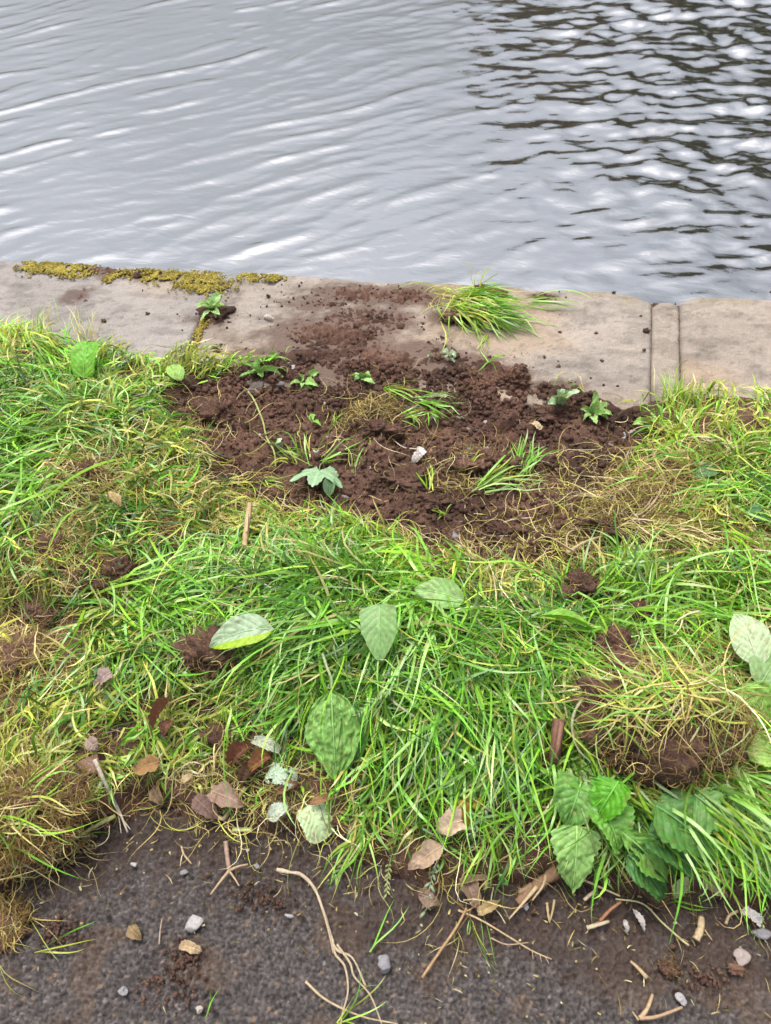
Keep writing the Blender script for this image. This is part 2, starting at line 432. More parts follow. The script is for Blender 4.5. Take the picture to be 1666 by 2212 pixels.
# coping
wall = empty('canal_wall', (0, 2.0, 0), 'pale sandstone canal edge of long coping stones with moss and joints', 'canal wall')
SHEAR = .085
def block(name, x0, x1, y0, y1, zt, zb, seed, tint=(1, 1, 1), st=.0065, rough=1.0, rnd=.016):
    nx = max(4, int((x1-x0)/st)); ny = max(6, int((y1-y0)/st))
    X, Y = np.meshgrid(np.linspace(x0, x1, nx), np.linspace(y0, y1, ny))
    dx = np.minimum(X-x0, x1-X); dy = y1-Y
    rr = rnd*(1+.9*(fbm(X*9, Y*9, 2, seed+3)-.5))
    corner = np.clip(1-np.hypot(dx, dy)/(.055*rough), 0, 1)
    ed = np.clip(1-dx/(rr*.7), 0, 1)**2*.010*rough+np.clip(1-dy/rr, 0, 1)**2*.014+corner*.03*rough
    Z = zt-ed+.007*(fbm(X*4, Y*6, 4, seed)-.5)+.0035*(fbm(X*35, Y*45, 3, seed+1)-.5)-.006*sstep(.62, .75, fbm(X*7, Y*16, 4, seed+2))
    n1 = fbm(X*3, Y*5, 5, seed+5); n2 = fbm(X*16, Y*30, 4, seed+6)
    c = np.array([.318, .280, .244])*(.76+.42*n1[..., None])
    c = c*(1-.22*sstep(.48, .7, n2)[..., None])*(.86+.28*fbm(X*70, Y*110, 3, seed+7)[..., None])
    c = c*(1-.25*sstep(.66, .74, fbm(X*55, Y*85, 3, seed+11))[..., None])
    warm = sstep(.5, .75, fbm(X*2.2+5, Y*3, 3, seed+8))[..., None]; c = c*(1-warm)+c*np.array([1.08, .98, .86])*warm
    sp = np.clip(spill(X, Y)*1.75+1.1*(fbm(X*30, Y*50, 5, 403, .7)-.5), 0, 1)
    dd = (sstep(.06, .75, sp)*.90)[..., None]; c = c*(1-dd)+dd*np.array([.115, .076, .060])
    green = (sstep(.55, .8, fbm(X*8, Y*10, 3, seed+9))*sstep(.11, .01, y1-Y)*np.where(X < -.45, .85, .35))[..., None]; c = c*(1-green)+green*np.array([.17, .15, .055])
    c = c*np.array(tint)
    Xs = X+SHEAR*(Y-2.0)
    V = np.stack([Xs, Y, Z], -1).reshape(-1, 3); F = [gridfaces(nx, ny)]; C = c.reshape(-1, 3)
    i = np.arange(nx*ny).reshape(ny, nx); ring = np.concatenate([i[0, :-1], i[:-1, -1], i[-1, ::-1][:-1], i[::-1, 0][:-1]])
    lo = V[ring].copy(); lo[:, 2] = zb; k = len(V); r2 = np.arange(len(ring))+k
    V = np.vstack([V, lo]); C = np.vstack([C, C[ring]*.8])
    F.append(np.stack([np.roll(ring, -1), ring, r2, np.roll(r2, -1)], -1))
    return part(name, V, F, M_STONE, wall, C)
BX = [-3.6, -2.15, -.808, .485]
for i in range(3): block('coping_stone', BX[i]+.006, BX[i+1]-.006, 1.5, Y_FRONT, [.0, .0, .001][i], -.24, 500+i*20, [(1, 1, 1), (.93, .96, 1.0), (1.02, 1, .97)][i], [.02, .0068, .0068][i])
block('coping_stone', .558, 2.1, 1.5, Y_FRONT+.002, .004, -.24, 580, (1.02, .98, .93))
block('coping_stone', 2.115, 3.7, 1.5, Y_FRONT, .0, -.24, 600, (1, 1, 1), .02)
block('mortar_strip', .4810, .5555, 1.5, Y_FRONT-.022, -.004, -.24, 640, (.97, .93, .87), .005, .55, .02)
block('joint_fill', -.818, -.798, 1.5, Y_FRONT-.02, -.016, -.24, 660, (.42, .36, .30), .004, 2.0)
fb = Bag()
for x0 in np.arange(-9, 9, 1.5):
    for k, (z0, z1) in enumerate(((-.53, -.25), (-.82, -.54), (-1.3, -.83))):
        a = x0+(k % 2)*.75; e = .004*((k+int(x0*2)) % 3)
        P8 = np.array([[a, 1.55, z0], [a+1.48, 1.55, z0], [a+1.48, 1.97+e, z0], [a, 1.97+e, z0], [a, 1.55, z1], [a+1.48, 1.55, z1], [a+1.48, 1.97+e, z1], [a, 1.97+e, z1]])
        fb = Bag(); fb.add(P8, Q=[[0, 3, 2, 1], [4, 5, 6, 7], [0, 1, 5, 4], [1, 2, 6, 5], [2, 3, 7, 6], [3, 0, 4, 7]], C=(.22, .19, .15))
        V, F, C = fb.out(); part('wall_stone', V, F, M_STONE, wall, C, smooth=False)

# water
WZ = -.52
def dense(a, b, s0, s1):
    out = [a]; n = 0
    while out[-1] < b:
        t = (out[-1]-a)/(b-a); out.append(out[-1]+s0+(s1-s0)*t)
    return np.array(out)
wy = np.concatenate([dense(1.94, 7.2, .010, .024), np.linspace(7.4, 17.0, 60)])
wx = np.concatenate([np.linspace(-22, -4.9, 50), np.arange(-4.6, 2.9, .022), np.linspace(3.5, 22, 54)])
WX, WY = np.meshgrid(wx, wy)
def waves(x, y):
    # long wind ripples, crests running away to the right; choppier water towards the right
    w = sstep(-.9, 1.1, x+.16*y-.75)          # 0 left, 1 right
    wx_ = x+.22*(fbm(x*1.1, y*1.1, 2, 701)-.5); wy_ = y+.26*(fbm(x*.9+4, y*1.3, 2, 702)-.5)
    def train(ang, lam, sharp, amp, ph, seed):
        c, s = math.cos(ang), math.sin(ang)
        q = (-wx_*s+wy_*c)/lam+ph; along = (wx_*c+wy_*s)
        q = q+.60*(fbm(along*.8/lam*.34, q*.35, 2, seed)-.5)
        h = np.exp(sharp*(np.cos(2*np.pi*q)-1))
        return amp*h*(.15+1.1*sstep(.3, .75, fbm(along*1.1/lam*.42, q*.6, 3, seed+5)))
    ca, sa = math.cos(.26), math.sin(.26); u_ = wx_*ca+wy_*sa; v_ = -wx_*sa+wy_*ca
    a0 = math.radians(34)
    L_ = train(a0, .205, 2.6, .0074, .2, 711)+train(a0+.22, .135, 2.0, .0034, .6, 721)+train(a0-.15, .09, 1.6, .0019, .35, 725)+.0040*(vn(u_*2.4, v_*8, 733)-.5)+.0030*(vn(u_*7, v_*19, 734)-.5)
    R_ = .024*(vn(u_*4.8, v_*8.4, 731)-.5)+.021*(vn(u_*9.4+3, v_*16, 741)-.5)+.0072*(vn(u_*20, v_*31, 751)-.5)+train(math.radians(18), .30, 1.2, .0055, .1, 735)
    far = .75+.25*sstep(2.3, 5.5, y)
    sm = .0012*(fbm(x*9, y*14, 3, 761)-.5)
    return (L_*(1-w)+R_*w)*far+sm
calm = np.exp(-np.clip(np.abs(WY-4)-4, 0, 50)/3)
WZv = WZ+waves(WX, WY)*calm
o = link('water', mesh('water', np.stack([WX, WY, WZv], -1).reshape(-1, 3), gridfaces(len(wx), len(wy)), M_WATER)); tag(o, kind='structure')

# far bank: seen only mirrored in the water
def boxV(x0, x1, y0, y1, z0, z1):
    V = [[x0, y0, z0], [x1, y0, z0], [x1, y1, z0], [x0, y1, z0], [x0, y0, z1], [x1, y0, z1], [x1, y1, z1], [x0, y1, z1]]
    return V, [[0, 3, 2, 1], [4, 5, 6, 7], [0, 1, 5, 4], [1, 2, 6, 5], [2, 3, 7, 6], [3, 0, 4, 7]]
V, F = boxV(-60, 60, 16.9, 120, -1.6, -.1); o = link('far_bank', mesh('far_bank', V, np.array(F), M_GROUND, None, False)); tag(o, kind='structure')
bld = empty('stone_building', (3, 18, -.1), 'brown stone waterside building mirrored in the canal', 'building')
V, F = boxV(-.55, 3.9, 17.6, 26, -.1, 3.9); part('wall', V, np.array(F), M_FARSTONE, bld, None, False)
V = [[-.8, 17.3, 3.9], [4.15, 17.3, 3.9], [4.15, 26.3, 3.9], [-.8, 26.3, 3.9], [-.8, 21.8, 4.7], [4.15, 21.8, 4.7]]
part('roof', V, [np.array([[0, 1, 5, 4], [2, 3, 4, 5], [0, 3, 2, 1]]), np.array([[1, 2, 5], [3, 0, 4]])], M_ROOF, bld, None, False)
for zz in (.5, 2.3):
    for xx in (.3, 1.7, 3.0):
        V, F = boxV(xx-.35, xx+.35, 17.55, 17.7, zz, zz+1.1); wdw = part('window', V, np.array(F), M_GLASSY, bld, None, False)
        V, F = boxV(xx-.45, xx+.45, 17.5, 17.62, zz-.12, zz-.003); part('sill', V, np.array(F), M_FARSTONE, wdw, None, False, org=(3, 18, -.1))
def far_tree(x, y, h, r, label, seed):
    rg = np.random.default_rng(seed)
    t = empty('broadleaf_tree', (x, y, -.1), label, 'tree', 'trees on the far bank')
    V, Q, T = tube([[x, y, -.1], [x+.1, y, h*.3], [x-.05, y+.1, h*.6], [x, y, h*.85]], [.22, .18, .12, .04], 8); part('trunk', V, [Q, T], M_TRUNK, t)
    n = 5200; d = unit(rg.normal(size=(n, 3))); rad = rg.random(n)**.4
    lump = .75+.5*fbm3(d*2.2+seed, 2, seed)
    c = np.array([x, y, h*.60])+d*(rad*lump)[:, None]*np.array([r, r, h*.44])
    a = unit(rg.normal(size=(n, 3)))*.13; b = unit(np.cross(a, rg.normal(size=(n, 3))))*.10
    V = np.stack([c-a, c+b, c+a, c-b], 1).reshape(-1, 3); part('crown', V, np.arange(4*n).reshape(n, 4), M_TREE, t, None, False)
far_tree(5.6, 18.4, 5.6, 2.1, 'dark green tree next to the stone building across the water', 3)
far_tree(9.2, 19.0, 6.2, 2.4, 'tall dark tree farther along the far bank', 4)
far_tree(13.0, 18.6, 5.6, 2.3, 'last dark tree along the far bank', 5)
far_tree(3.2, 17.1, 2.6, .9, 'low bushy tree in front of the stone building', 6)

# ------------------------------------------------------------------ plant and litter builders
FOOT = []      # places where things press the grass down: x, y, radius, height limit
PAL = {'G': (.140, .405, .028), 'D': (.032, .130, .011), 'Y': (.47, .52, .080), 'S': (.54, .415, .165), 'B': (.150, .075, .028), 'P': (.330, .580, .165), 'W': (.68, .60, .37), 'L': (.290, .600, .042)}
PALV = np.array([PAL[k] for k in 'GDYSBPWL']); PALI = {k: i for i, k in enumerate('GDYSBPWL')}

def blades(root, head, L, lift, W, cb, ct, rg, curl=.5, layer=None, nseg=6, end=.45, drape=True, zfun=zg, wob=.25):
    N = len(root); t = np.linspace(0, 1, nseg+1)
    root = np.asarray(root, float); L = np.broadcast_to(L, (N,)); lift = np.broadcast_to(lift, (N,)); W = np.broadcast_to(W, (N,))
    p0 = np.clip(lift*1.35+rg.normal(0, .18, N), -.1, 1.5); p1 = -np.abs(rg.normal(end, .25, N))
    pit = p0[:, None]+(p1-p0)[:, None]*t[None]**rg.uniform(.7, 1.5, N)[:, None]
    cu = rg.normal(0, curl, N); ph = rg.uniform(0, 6.28, N)
    hd = head[:, None]+cu[:, None]*t[None]**1.3+wob*np.sin(t[None]*rg.uniform(2, 6, N)[:, None]+ph[:, None])
    ds = (L/nseg)[:, None]
    st = np.stack([np.cos(pit)*np.cos(hd), np.cos(pit)*np.sin(hd), np.sin(pit)], -1)
    P = np.zeros((N, nseg+1, 3)); P[:, 0] = root
    P[:, 1:] = root[:, None]+np.cumsum(st[:, :-1]*ds[..., None], 1)
    if drape:
        lay = layer if layer is not None else np.zeros(N)
        low = zfun(P[..., 0], P[..., 1])+lay[:, None]*np.minimum(1, t[None]*3+.1)
        P[..., 2] = np.maximum(P[..., 2], low)
        if FOOT and drape != 'free':
            ex = rg.random(N) < .17
            for fx, fy, fr, fz in FOOT:
                hit = ((P[..., 0]-fx)**2+(P[..., 1]-fy)**2 < fr*fr) & ~ex[:, None]
                P[..., 2] = np.where(hit, np.minimum(P[..., 2], fz), P[..., 2])
    T = unit(np.gradient(P, axis=1)); tw = rg.normal(0, .7, N)[:, None]+rg.normal(0, 1.0, N)[:, None]*t[None]
    H = unit(np.stack([-np.sin(hd), np.cos(hd), np.zeros_like(hd)], -1)); Nn = np.cross(H, T)
    S = H*np.cos(tw)[..., None]+Nn*np.sin(tw)[..., None]
    prof = np.minimum(1, .55+t*1.6)*np.clip(1-t**2.6, .04, 1)
    hw = (.5*W[:, None]*prof[None])[..., None]
    V = np.stack([P-S*hw, P+S*hw], 2).reshape(N, -1, 3)
    i = np.arange(nseg)*2; Q1 = np.stack([i, i+1, i+3, i+2], -1)
    Q = (np.arange(N)[:, None, None]*(2*(nseg+1))+Q1[None]).reshape(-1, 4)
    tt = t[None, :, None]; C = cb[:, None]*(1-tt)+ct[:, None]*tt; C = np.repeat(C, 2, 1).reshape(-1, 3)
    return V.reshape(-1, 3), Q, C

def pal_cols(names, n, rg, jit=.22):
    idx = np.array([PALI[c] for c in names]); k = rg.choice(idx, n); k2 = np.where(rg.random(n) < .35, rg.choice(idx, n), k)
    c = PALV[k]*np.exp(rg.normal(0, jit, (n, 1))); ct = PALV[k2]*np.exp(rg.normal(0, jit, (n, 1)))
    cb = c*.75+.25*PALV[PALI['Y']]*.8
    return cb, ct

def img_dir(u, v, deg):
    a = math.radians(deg); p = pix(u, v); q = pix(u+20*math.cos(a), v-20*math.sin(a)); d = q-p
    return math.atan2(d[1], d[0])

def tuft(root, tname, u, v, n, ang, spread, L, lift, pal, rad=.02, off=0.0, W=.0045, seed=1, curl=.5, name='grass_blades', mat_=None, end=.45, layer=.012):
    rg = np.random.default_rng(seed); p = G(u, v, off)
    r = np.abs(rg.normal(0, rad, (n, 1)))*unit(rg.normal(size=(n, 2)))
    rt = np.column_stack([p[0]+r[:, 0], p[1]+r[:, 1], np.full(n, p[2])])
    hd = img_dir(u, v, ang)+rg.normal(0, math.radians(spread), n)
    cb, ct = pal_cols(pal, n, rg)
    V, Q, C = blades(rt, hd, L*rg.uniform(.6, 1.15, n), lift+rg.normal(0, .12, n), W*rg.uniform(.6, 1.2, n), cb, ct, rg, curl, rg.random(n)*layer, end=end, drape='free')
    return part(name, V, Q, mat_ or M_GRASS, root, C, kind='stuff')

PROF = {
    'plantain': lambda t: np.clip(np.sin(np.pi*np.clip(t, 0, 1)**.92), 0, 1)**.80*np.where(t < .12, t/.12*.85+.15, 1),
    'dock': lambda t: np.clip(1-((t-.30)/.70)**2, 0, 1)**.95*np.where(t < .12, .45+.55*(t/.12), 1),
    'ovate': lambda t: np.clip(np.sin(np.pi*t**.8), 0, 1)**.75,
    'lance': lambda t: np.clip(np.sin(np.pi*t**.9), 0, 1)**1.0,
    'heart': lambda t: np.clip(1-((t-.25)/.75)**2, 0, 1)**.62*np.where(t < .2, .75+.25*t/.2, 1),
    'strip': lambda t: np.clip(np.sin(np.pi*np.clip(t*.94+.03, 0, 1)), 0, 1)**.25,
    'square': lambda t: np.clip(1-np.abs(2*t-1)**5, 0, 1)**.5,
}
def leaf_geo(base, tip, width, prof='ovate', arch=.01, roll=0.0, cup=.2, crinkle=.003, veins='pinnate', col=(.15, .3, .05), serr=0.0, seed=0, n=54, mm=29, edgecol=None, col2=None, bow=0.0, holes=False, fold=0.0, ragged=0.0):
    base = np.asarray(base, float); tip = np.asarray(tip, float); L = np.linalg.norm(tip-base)
    t = np.linspace(0, 1, n)[:, None]; ax = unit(tip-base); sh = unit(np.cross(ax, [0, 0, 1.0]))
    mid = (base+tip)/2+np.array([0, 0, arch*2])+sh*bow
    sp = base*(1-t)**2+2*mid*t*(1-t)+tip*t**2
    T = unit(np.gradient(sp, axis=0)); S = unit(np.cross(T, [0, 0, 1.0])); Nn = np.cross(S, T)
    S2 = S*math.cos(roll)+Nn*math.sin(roll); N2 = np.cross(S2, T)
    s = np.linspace(-1, 1, mm)[None, :]; tt = np.broadcast_to(t, (n, mm)); ss = np.broadcast_to(s, (n, mm))
    w = PROF[prof](tt)*width*.5
    if serr: w = w*(1+serr*(np.abs(((tt*11+seed) % 1)-.5)*2-.5)+serr*1.5*(vn(tt*7+seed, ss*0+seed, seed)-.5))
    w = w*(1+(.14+ragged)*(fbm(tt*3.6+seed, np.sign(ss)*3.0+seed, 3, seed+2)-.5)*1.6)
    if veins == 'parallel': vm_ = np.exp(-((np.abs(((np.abs(ss)*2.6+.5) % 1)-.5))/.13)**2)
    elif veins == 'pinnate': vm_ = np.maximum(np.exp(-((((tt*7-np.abs(ss)*2.2) % 1)-.5)/.13)**2)*.7, np.exp(-(ss/.08)**2))
    else: vm_ = np.zeros_like(tt)
    q_ = .011 if veins == 'parallel' else .02
    nz = (fbm(tt*L/q_+seed*3.1, ss*width/q_/1.5+7+seed, 3, seed+5)-.5)
    nz2 = (fbm(tt*L/.05+seed*1.7, ss*width/.08+3, 2, seed+9)-.5)
    h = cup*np.abs(ss)**1.6*w+crinkle*2.2*nz+crinkle*3*nz2*np.abs(ss)-vm_*np.maximum(crinkle*.8, .0016)+fold*np.maximum(ss, 0)**1.5*w
    P = sp[:, None]+S2[:, None]*(ss*w*(1-.12*fold*np.maximum(ss, 0)))[..., None]+N2[:, None]*h[..., None]
    c = np.array(col)[None, None]*(1+.30*nz[..., None]*.8+.42*vm_[..., None])*(1+.18*nz2[..., None])
    sp_ = sstep(.66, .72, fbm(tt*L/.012+seed*2.3, ss*width/.014+seed, 3, seed+41))[..., None]*.40; c = c*(1-sp_)+np.array([.20, .13, .05])*sp_
    if col2 is not None:
        k2 = sstep(.38, .50, -ss)[..., None]; c = c*(1-k2)+np.array(col2)*(1+.3*nz[..., None])*k2
    if edgecol is not None:
        k = np.clip(np.abs(ss)**3*.9+.6*sstep(.8, 1, tt)+.9*(nz2-.05), 0, 1)[..., None]; c = c*(1-k)+np.array(edgecol)*k
    F = gridfaces(mm, n)
    if holes:
        ctr = P.reshape(-1, 3)[F].mean(1); hz = fbm(tt*5+seed, ss*2.5+seed, 2, seed+31).ravel()[F].mean(1); F = F[hz < .69]
    return P.reshape(-1, 3), F, c.reshape(-1, 3), sp

def thicken(V, F, C, th=.0006):
    return V, F, C

def leaf(name, label, cat, bpx, tpx, width, zb=.06, zt=.05, mat_=None, stalk=None, group=None, foot=True, rib=True, ribcol=None, stalkcol=None, stalk_r=.0022, fz=None, **k):
    b = G(*bpx, zb); t = G(*tpx, zt)
    V, F, C, sp = leaf_geo(b, t, width, **k)
    root = empty(name, b, label, cat, group)
    part('blade', V, F, mat_ or M_LEAF, root, C)
    rc = ribcol or tuple(min(1, x*1.35+.05) for x in k.get('col', (.15, .3, .05)))
    if rib:
        n = len(sp); r = np.linspace(.0019, .0006, n)*max(.5, width/.09)
        Vt, Q, T = tube(sp[:n-2]-np.array([0, 0, .0004]), r[:n-2], 5); part('midrib', Vt, [Q, T], mat_ or M_LEAF, root, rc)
    if stalk:
        pts = [G(*q[:2], q[2]) for q in stalk]+[sp[1]]
        cp = catmull(pts, 7); Vt, Q, T = tube(cp, np.linspace(stalk_r*1.25, stalk_r, len(cp)), 6); part('stalk', Vt, [Q, T], mat_ or M_LEAF, root, stalkcol or rc)
    if foot:
        for q in (.12, .3, .5, .7, .9):
            c = sp[int(q*(len(sp)-1))]; FOOT.append((c[0], c[1], width*.5*(.55+.45*math.sin(math.pi*q)), c[2]-.007))
    return root

def clod_geo(c, rad, seed, sub=4, rough=.35, flat=.35, rot=0.0):
    D, F = ico(sub); n1 = fbm3(D*1.5+seed*3.3, 2, seed); n2 = fbm3(D*4.5+seed, 3, seed+7); n3 = vn3(D*13+seed, seed+9)
    k = 1+rough*(n1-.5)*2.6+rough*.9*(np.abs(n2-.5)*3-.45)+rough*.35*(n3-.5)
    V = D*k[:, None]*np.asarray(rad); V[:, 2] = np.maximum(V[:, 2], -rad[2]*flat*2)
    cr_, sr_ = math.cos(rot), math.sin(rot); V = np.column_stack([V[:, 0]*cr_-V[:, 1]*sr_, V[:, 0]*sr_+V[:, 1]*cr_, V[:, 2]])
    return V+np.asarray(c), F

def hairs(V, n, rg, pal, L=.03, W=.0010, curl=1.4, lift=.5):
    """rootlets springing from the points of a lump"""
    top = V[V[:, 2] > np.percentile(V[:, 2], 45)]; p = top[rg.integers(0, len(top), n)]; c = V.mean(0)
    hd = np.arctan2(p[:, 1]-c[1], p[:, 0]-c[0])+rg.normal(0, .9, n); cb, ct = pal_cols(pal, n, rg, .3)
    return blades(p, hd, L*rg.uniform(.3, 1.3, n), np.full(n, lift), W*rg.uniform(.5, 1.3, n), cb, ct, rg, curl, np.full(n, .001), 7, .6, 'free', zg, .9)

def lump_z(c, rad, rot, rough=1.0):
    cr_, sr_ = math.cos(rot), math.sin(rot)
    def f(x, y):
        dx = np.asarray(x)-c[0]; dy = np.asarray(y)-c[1]; a = (dx*cr_+dy*sr_)/rad[0]; b = (-dx*sr_+dy*cr_)/rad[1]
        q = 1-a*a-b*b
        return np.maximum(zg(x, y), np.where(q > 0, c[2]+rad[2]*np.sqrt(np.maximum(q, 0)), -1))
    return f

def fibres(c, rad, n, rg, pal, L=1.5, W=.0015, off=.06, rot=0.0, top=.9, jit=.3, nseg=9, spray=0.0):
    """strands that wander over the surface of a lump"""
    z = rg.uniform(-.15, top, n); a = rg.uniform(0, 2*np.pi, n); r = np.sqrt(1-z*z)
    p = np.column_stack([r*np.cos(a), r*np.sin(a), z]); d = unit(np.cross(p, rg.normal(size=(n, 3))))
    Ls = L*rg.uniform(.4, 1.3, n); pts = []; rise = rg.uniform(.0, 1, n)**2*off+.03; ax = rg.normal(0, .9, n)
    for i in range(nseg+1):
        q = p*(1+rise[:, None]*(1+spray*(i/nseg)**2*rg.uniform(0, 4, (n, 1)) if spray else 1+rise[:, None])); pts.append(q.copy())
        st = (Ls/nseg)[:, None]
        p2 = unit(p+d*st); d = unit(d-p2*np.sum(d*p2, 1, keepdims=True)); sd_ = np.cross(p2, d); d = unit(d+sd_*(ax[:, None]*.25+rg.normal(0, jit, (n, 1)))); p = p2
    P = np.stack(pts, 1)*np.asarray(rad); cr_, sr_ = math.cos(rot), math.sin(rot)
    P = np.stack([P[..., 0]*cr_-P[..., 1]*sr_, P[..., 0]*sr_+P[..., 1]*cr_, P[..., 2]], -1)+np.asarray(c)
    P[..., 2] = np.maximum(P[..., 2], zg(P[..., 0], P[..., 1])+.001)
    T = unit(np.gradient(P, axis=1)); S = unit(np.cross(T, unit(rg.normal(size=(n, 1, 3))+np.array([0, 0, 1.2]))))
    t = np.linspace(0, 1, nseg+1); hw = (.5*W*rg.uniform(.5, 1.3, n))[:, None]*np.clip(1-t[None]**3, .15, 1)
    V = np.stack([P-S*hw[..., None], P+S*hw[..., None]], 2).reshape(-1, 3)
    i = np.arange(nseg)*2; Q1 = np.stack([i, i+1, i+3, i+2], -1); Q = (np.arange(n)[:, None, None]*(2*(nseg+1))+Q1[None]).reshape(-1, 4)
    cb, ct = pal_cols(pal, n, rg, .25); C = np.repeat(cb[:, None]*(1-t[None, :, None])+ct[:, None]*t[None, :, None], 2, 1).reshape(-1, 3)
    return V, Q, C

def clod(label, u, v, rad, seed, roots=0, rpal='BSB', rough=.35, rot=0.0, off=0.0, name='soil_clod', cat='soil clod', foot=1.0, rw=.0014, rl=1.3, group=None, roff=.08):
    rad = np.asarray(rad, float); b = G(u, v, off); c = b+np.array([0, 0, rad[2]*.12])
    V, F = clod_geo(c, rad, seed, 5 if max(rad) > .03 else (4 if max(rad) > .012 else 3), rough*1.25, .3, rot)
    if roots:
        root = empty(name, b, label, cat, group); part('soil_body', V, F, M_SOIL, root)
        rg = np.random.default_rng(seed+100); Vf, Q, C = hairs(V, roots, rg, rpal, max(rad)*.9, .0011); part('roots', Vf, Q, M_DRY, root, C, kind='stuff')
    else: root = single(name, V, F, M_SOIL, b, label, cat, group=group)
    if foot: FOOT.append((c[0], c[1], max(rad[:2])*.8*foot, c[2]-rad[2]*.2)); FOOT.append((c[0], c[1]-max(rad[:2])*.8*foot, max(rad[:2])*.5*foot, b[2]+.014))
    return root, c

def stone(label, u, v, rad, seed, col, rot=0.0, off=0.0, name='pebble', cat='pebble', rough=.22):
    rad = np.asarray(rad, float); b = G(u, v, off); c = b+np.array([0, 0, rad[2]*.45])
    D, F = ico(3); n1 = vn3(D*1.5+seed*2.7, seed)
    planes = unit(np.random.default_rng(seed).normal(size=(11, 3))); k = 1+rough*(n1-.5)*2
    d = D*k[:, None]; h = d@planes.T; lim = .66; ex = np.maximum(h-lim, 0); d = d-np.einsum('ij,jk->ik', ex, planes)*.85
    V = d*rad*np.array([1, 1, .8]); cr_, sr_ = math.cos(rot), math.sin(rot); V = np.column_stack([V[:, 0]*cr_-V[:, 1]*sr_, V[:, 0]*sr_+V[:, 1]*cr_, V[:, 2]])+c
    C = np.array(col)*.66*(.7+.6*fbm3(D*3+seed, 3, seed+3))[:, None]
    return single(name, V, F, M_ROCK, b, label, cat, C)

def stem_pts(pts): return catmull([G(*p) for p in pts], 8)

def stem(name, label, cat, pts, r0, r1, col, forks=(), mat_=None, group=None, flat=1.0, pname='stem', fname='fork', col2=None, knobby=0.0):
    P = stem_pts(pts); rr = np.linspace(r0, r1, len(P))
    if knobby: rr = rr*(1+knobby*(fbm(np.arange(len(P))*.5, np.zeros(len(P)), 2, len(P))-.5)*2)
    root = empty(name, P[0], label, cat, group); C = np.linspace(0, 1, len(P))[:, None]; c2 = np.array(col2 or col)
    cc = np.array(col)*(1-C)+c2*C; cc = cc*(.8+.4*vn(np.arange(len(P))*.7, np.arange(len(P))*.3, 3))[:, None]; cc = np.vstack([np.repeat(cc, 6, 0), cc[:1], cc[-1:]])
    V, Q, T = tube(P, rr, 6, flat); part(pname, V, [Q, T], mat_ or M_WOOD, root, cc)
    for f in forks:
        P = stem_pts(f[0]); V, Q, T = tube(P, np.linspace(f[1], f[2], len(P)), 5, flat); part(fname, V, [Q, T], mat_ or M_WOOD, root, f[3] if len(f) > 3 else (col2 or col))
    return root

# ------------------------------------------------------------------ green leaves lying in the grass
GL = 'green leaf'
leaf('plantain_leaf', 'large puckered plantain leaf lying face up with its long pale stalk', GL, (716,1486), (727,1684),   .098, .080, .030, prof='plantain', veins='parallel', col=(.215,.41,.095), crinkle=.0060, cup=-.12, arch=.016,
     stalk=[(697,1412,.075),(706,1440,.085),(716,1466,.085)], stalkcol=(.36,.45,.22), seed=3, serr=.05, n=70, mm=49)
leaf('plantain_leaf', 'darker plantain leaf half hidden under the large puckered one', GL, (742,1512), (772,1648), .072, .055, .022, prof='plantain', veins='parallel', col=(.095,.225,.055), crinkle=.004, cup=-.1, arch=.008, seed=5, serr=.05)
leaf('dock_leaf', 'pale smooth pointed leaf hanging tip down above the big plantain leaf', GL, (820,1306), (822,1434), .070, .095, .062, prof='dock', col=(.20,.35,.12), crinkle=.0015, cup=.25, arch=.012, seed=7, roll=-.25, serr=.03)
leaf('dock_leaf', 'pale green leaf lying flat in grass just below the bare soil', GL, (1002,1298), (894,1272), .058, .055, .055, prof='ovate', col=(.25,.42,.14), crinkle=.002, arch=.008, seed=9, roll=.25)
leaf('dock_leaf', 'narrow bright green leaf seen edge on beside soil clod', GL, (1168,1330), (1284,1360), .042, .07, .06, prof='lance', col=(.17,.40,.03), crinkle=.002, cup=.6, arch=.012, seed=11, roll=.7)
leaf('dock_leaf', 'folded leaf, pale above and lime below, resting on root clod', GL, (598,1360), (454,1398), .064, .085, .075, prof='plantain', col=(.33,.44,.28), col2=(.33,.50,.03), crinkle=.003, cup=.25, arch=.024, seed=13, roll=.15, serr=.04)
leaf('dock_leaf', 'grey-green leaf underside with white veins at the right edge', GL, (1640,1446), (1588,1324), .070, .075, .085, prof='plantain', col=(.42,.53,.30), crinkle=.002, arch=.012, seed=15, roll=.2, ribcol=(.55,.6,.45))
leaf('dock_leaf', 'mid green folded leaf beside the white-veined one', GL, (1636,1490), (1700,1376), .082, .065, .08, prof='plantain', col=(.21,.34,.13), crinkle=.0025, arch=.012, seed=17, fold=.5)
leaf('plantain_leaf', 'curled yellow-green plantain leaf standing beside the big turf clod', GL, (1662,1572), (1590,1484), .074, .06, .10, prof='plantain', veins='parallel', col=(.24,.43,.085), crinkle=.004, arch=.02, seed=19, serr=.08, roll=.3)
leaf('plantain_leaf', 'small light green crumpled leaf right of the big turf clod', GL, (1676,1632), (1592,1626), .060, .06, .05, prof='ovate', veins='parallel', col=(.30,.47,.11), crinkle=.005, arch=.018, seed=21, serr=.08)
leaf('dock_leaf', 'bright green leaf standing up in grass by the left coping stone', GL, (180,816), (194,736), .066, .035, .10, prof='square', col=(.15,.40,.03), crinkle=.003, seed=23, serr=.06, rib=True, fz=1)
leaf('dock_leaf', 'small lime leaf at the left tip of the bare soil', GL, (392,822), (366,790), .044, .03, .035, prof='ovate', col=(.28,.47,.10), crinkle=.002, seed=25)
leaf('dock_leaf', 'dark low leaf in the grass near the right edge', GL, (1500,1030), (1560,1016), .038, .025, .015, foot=False, prof='ovate', col=(.07,.19,.06), seed=27)
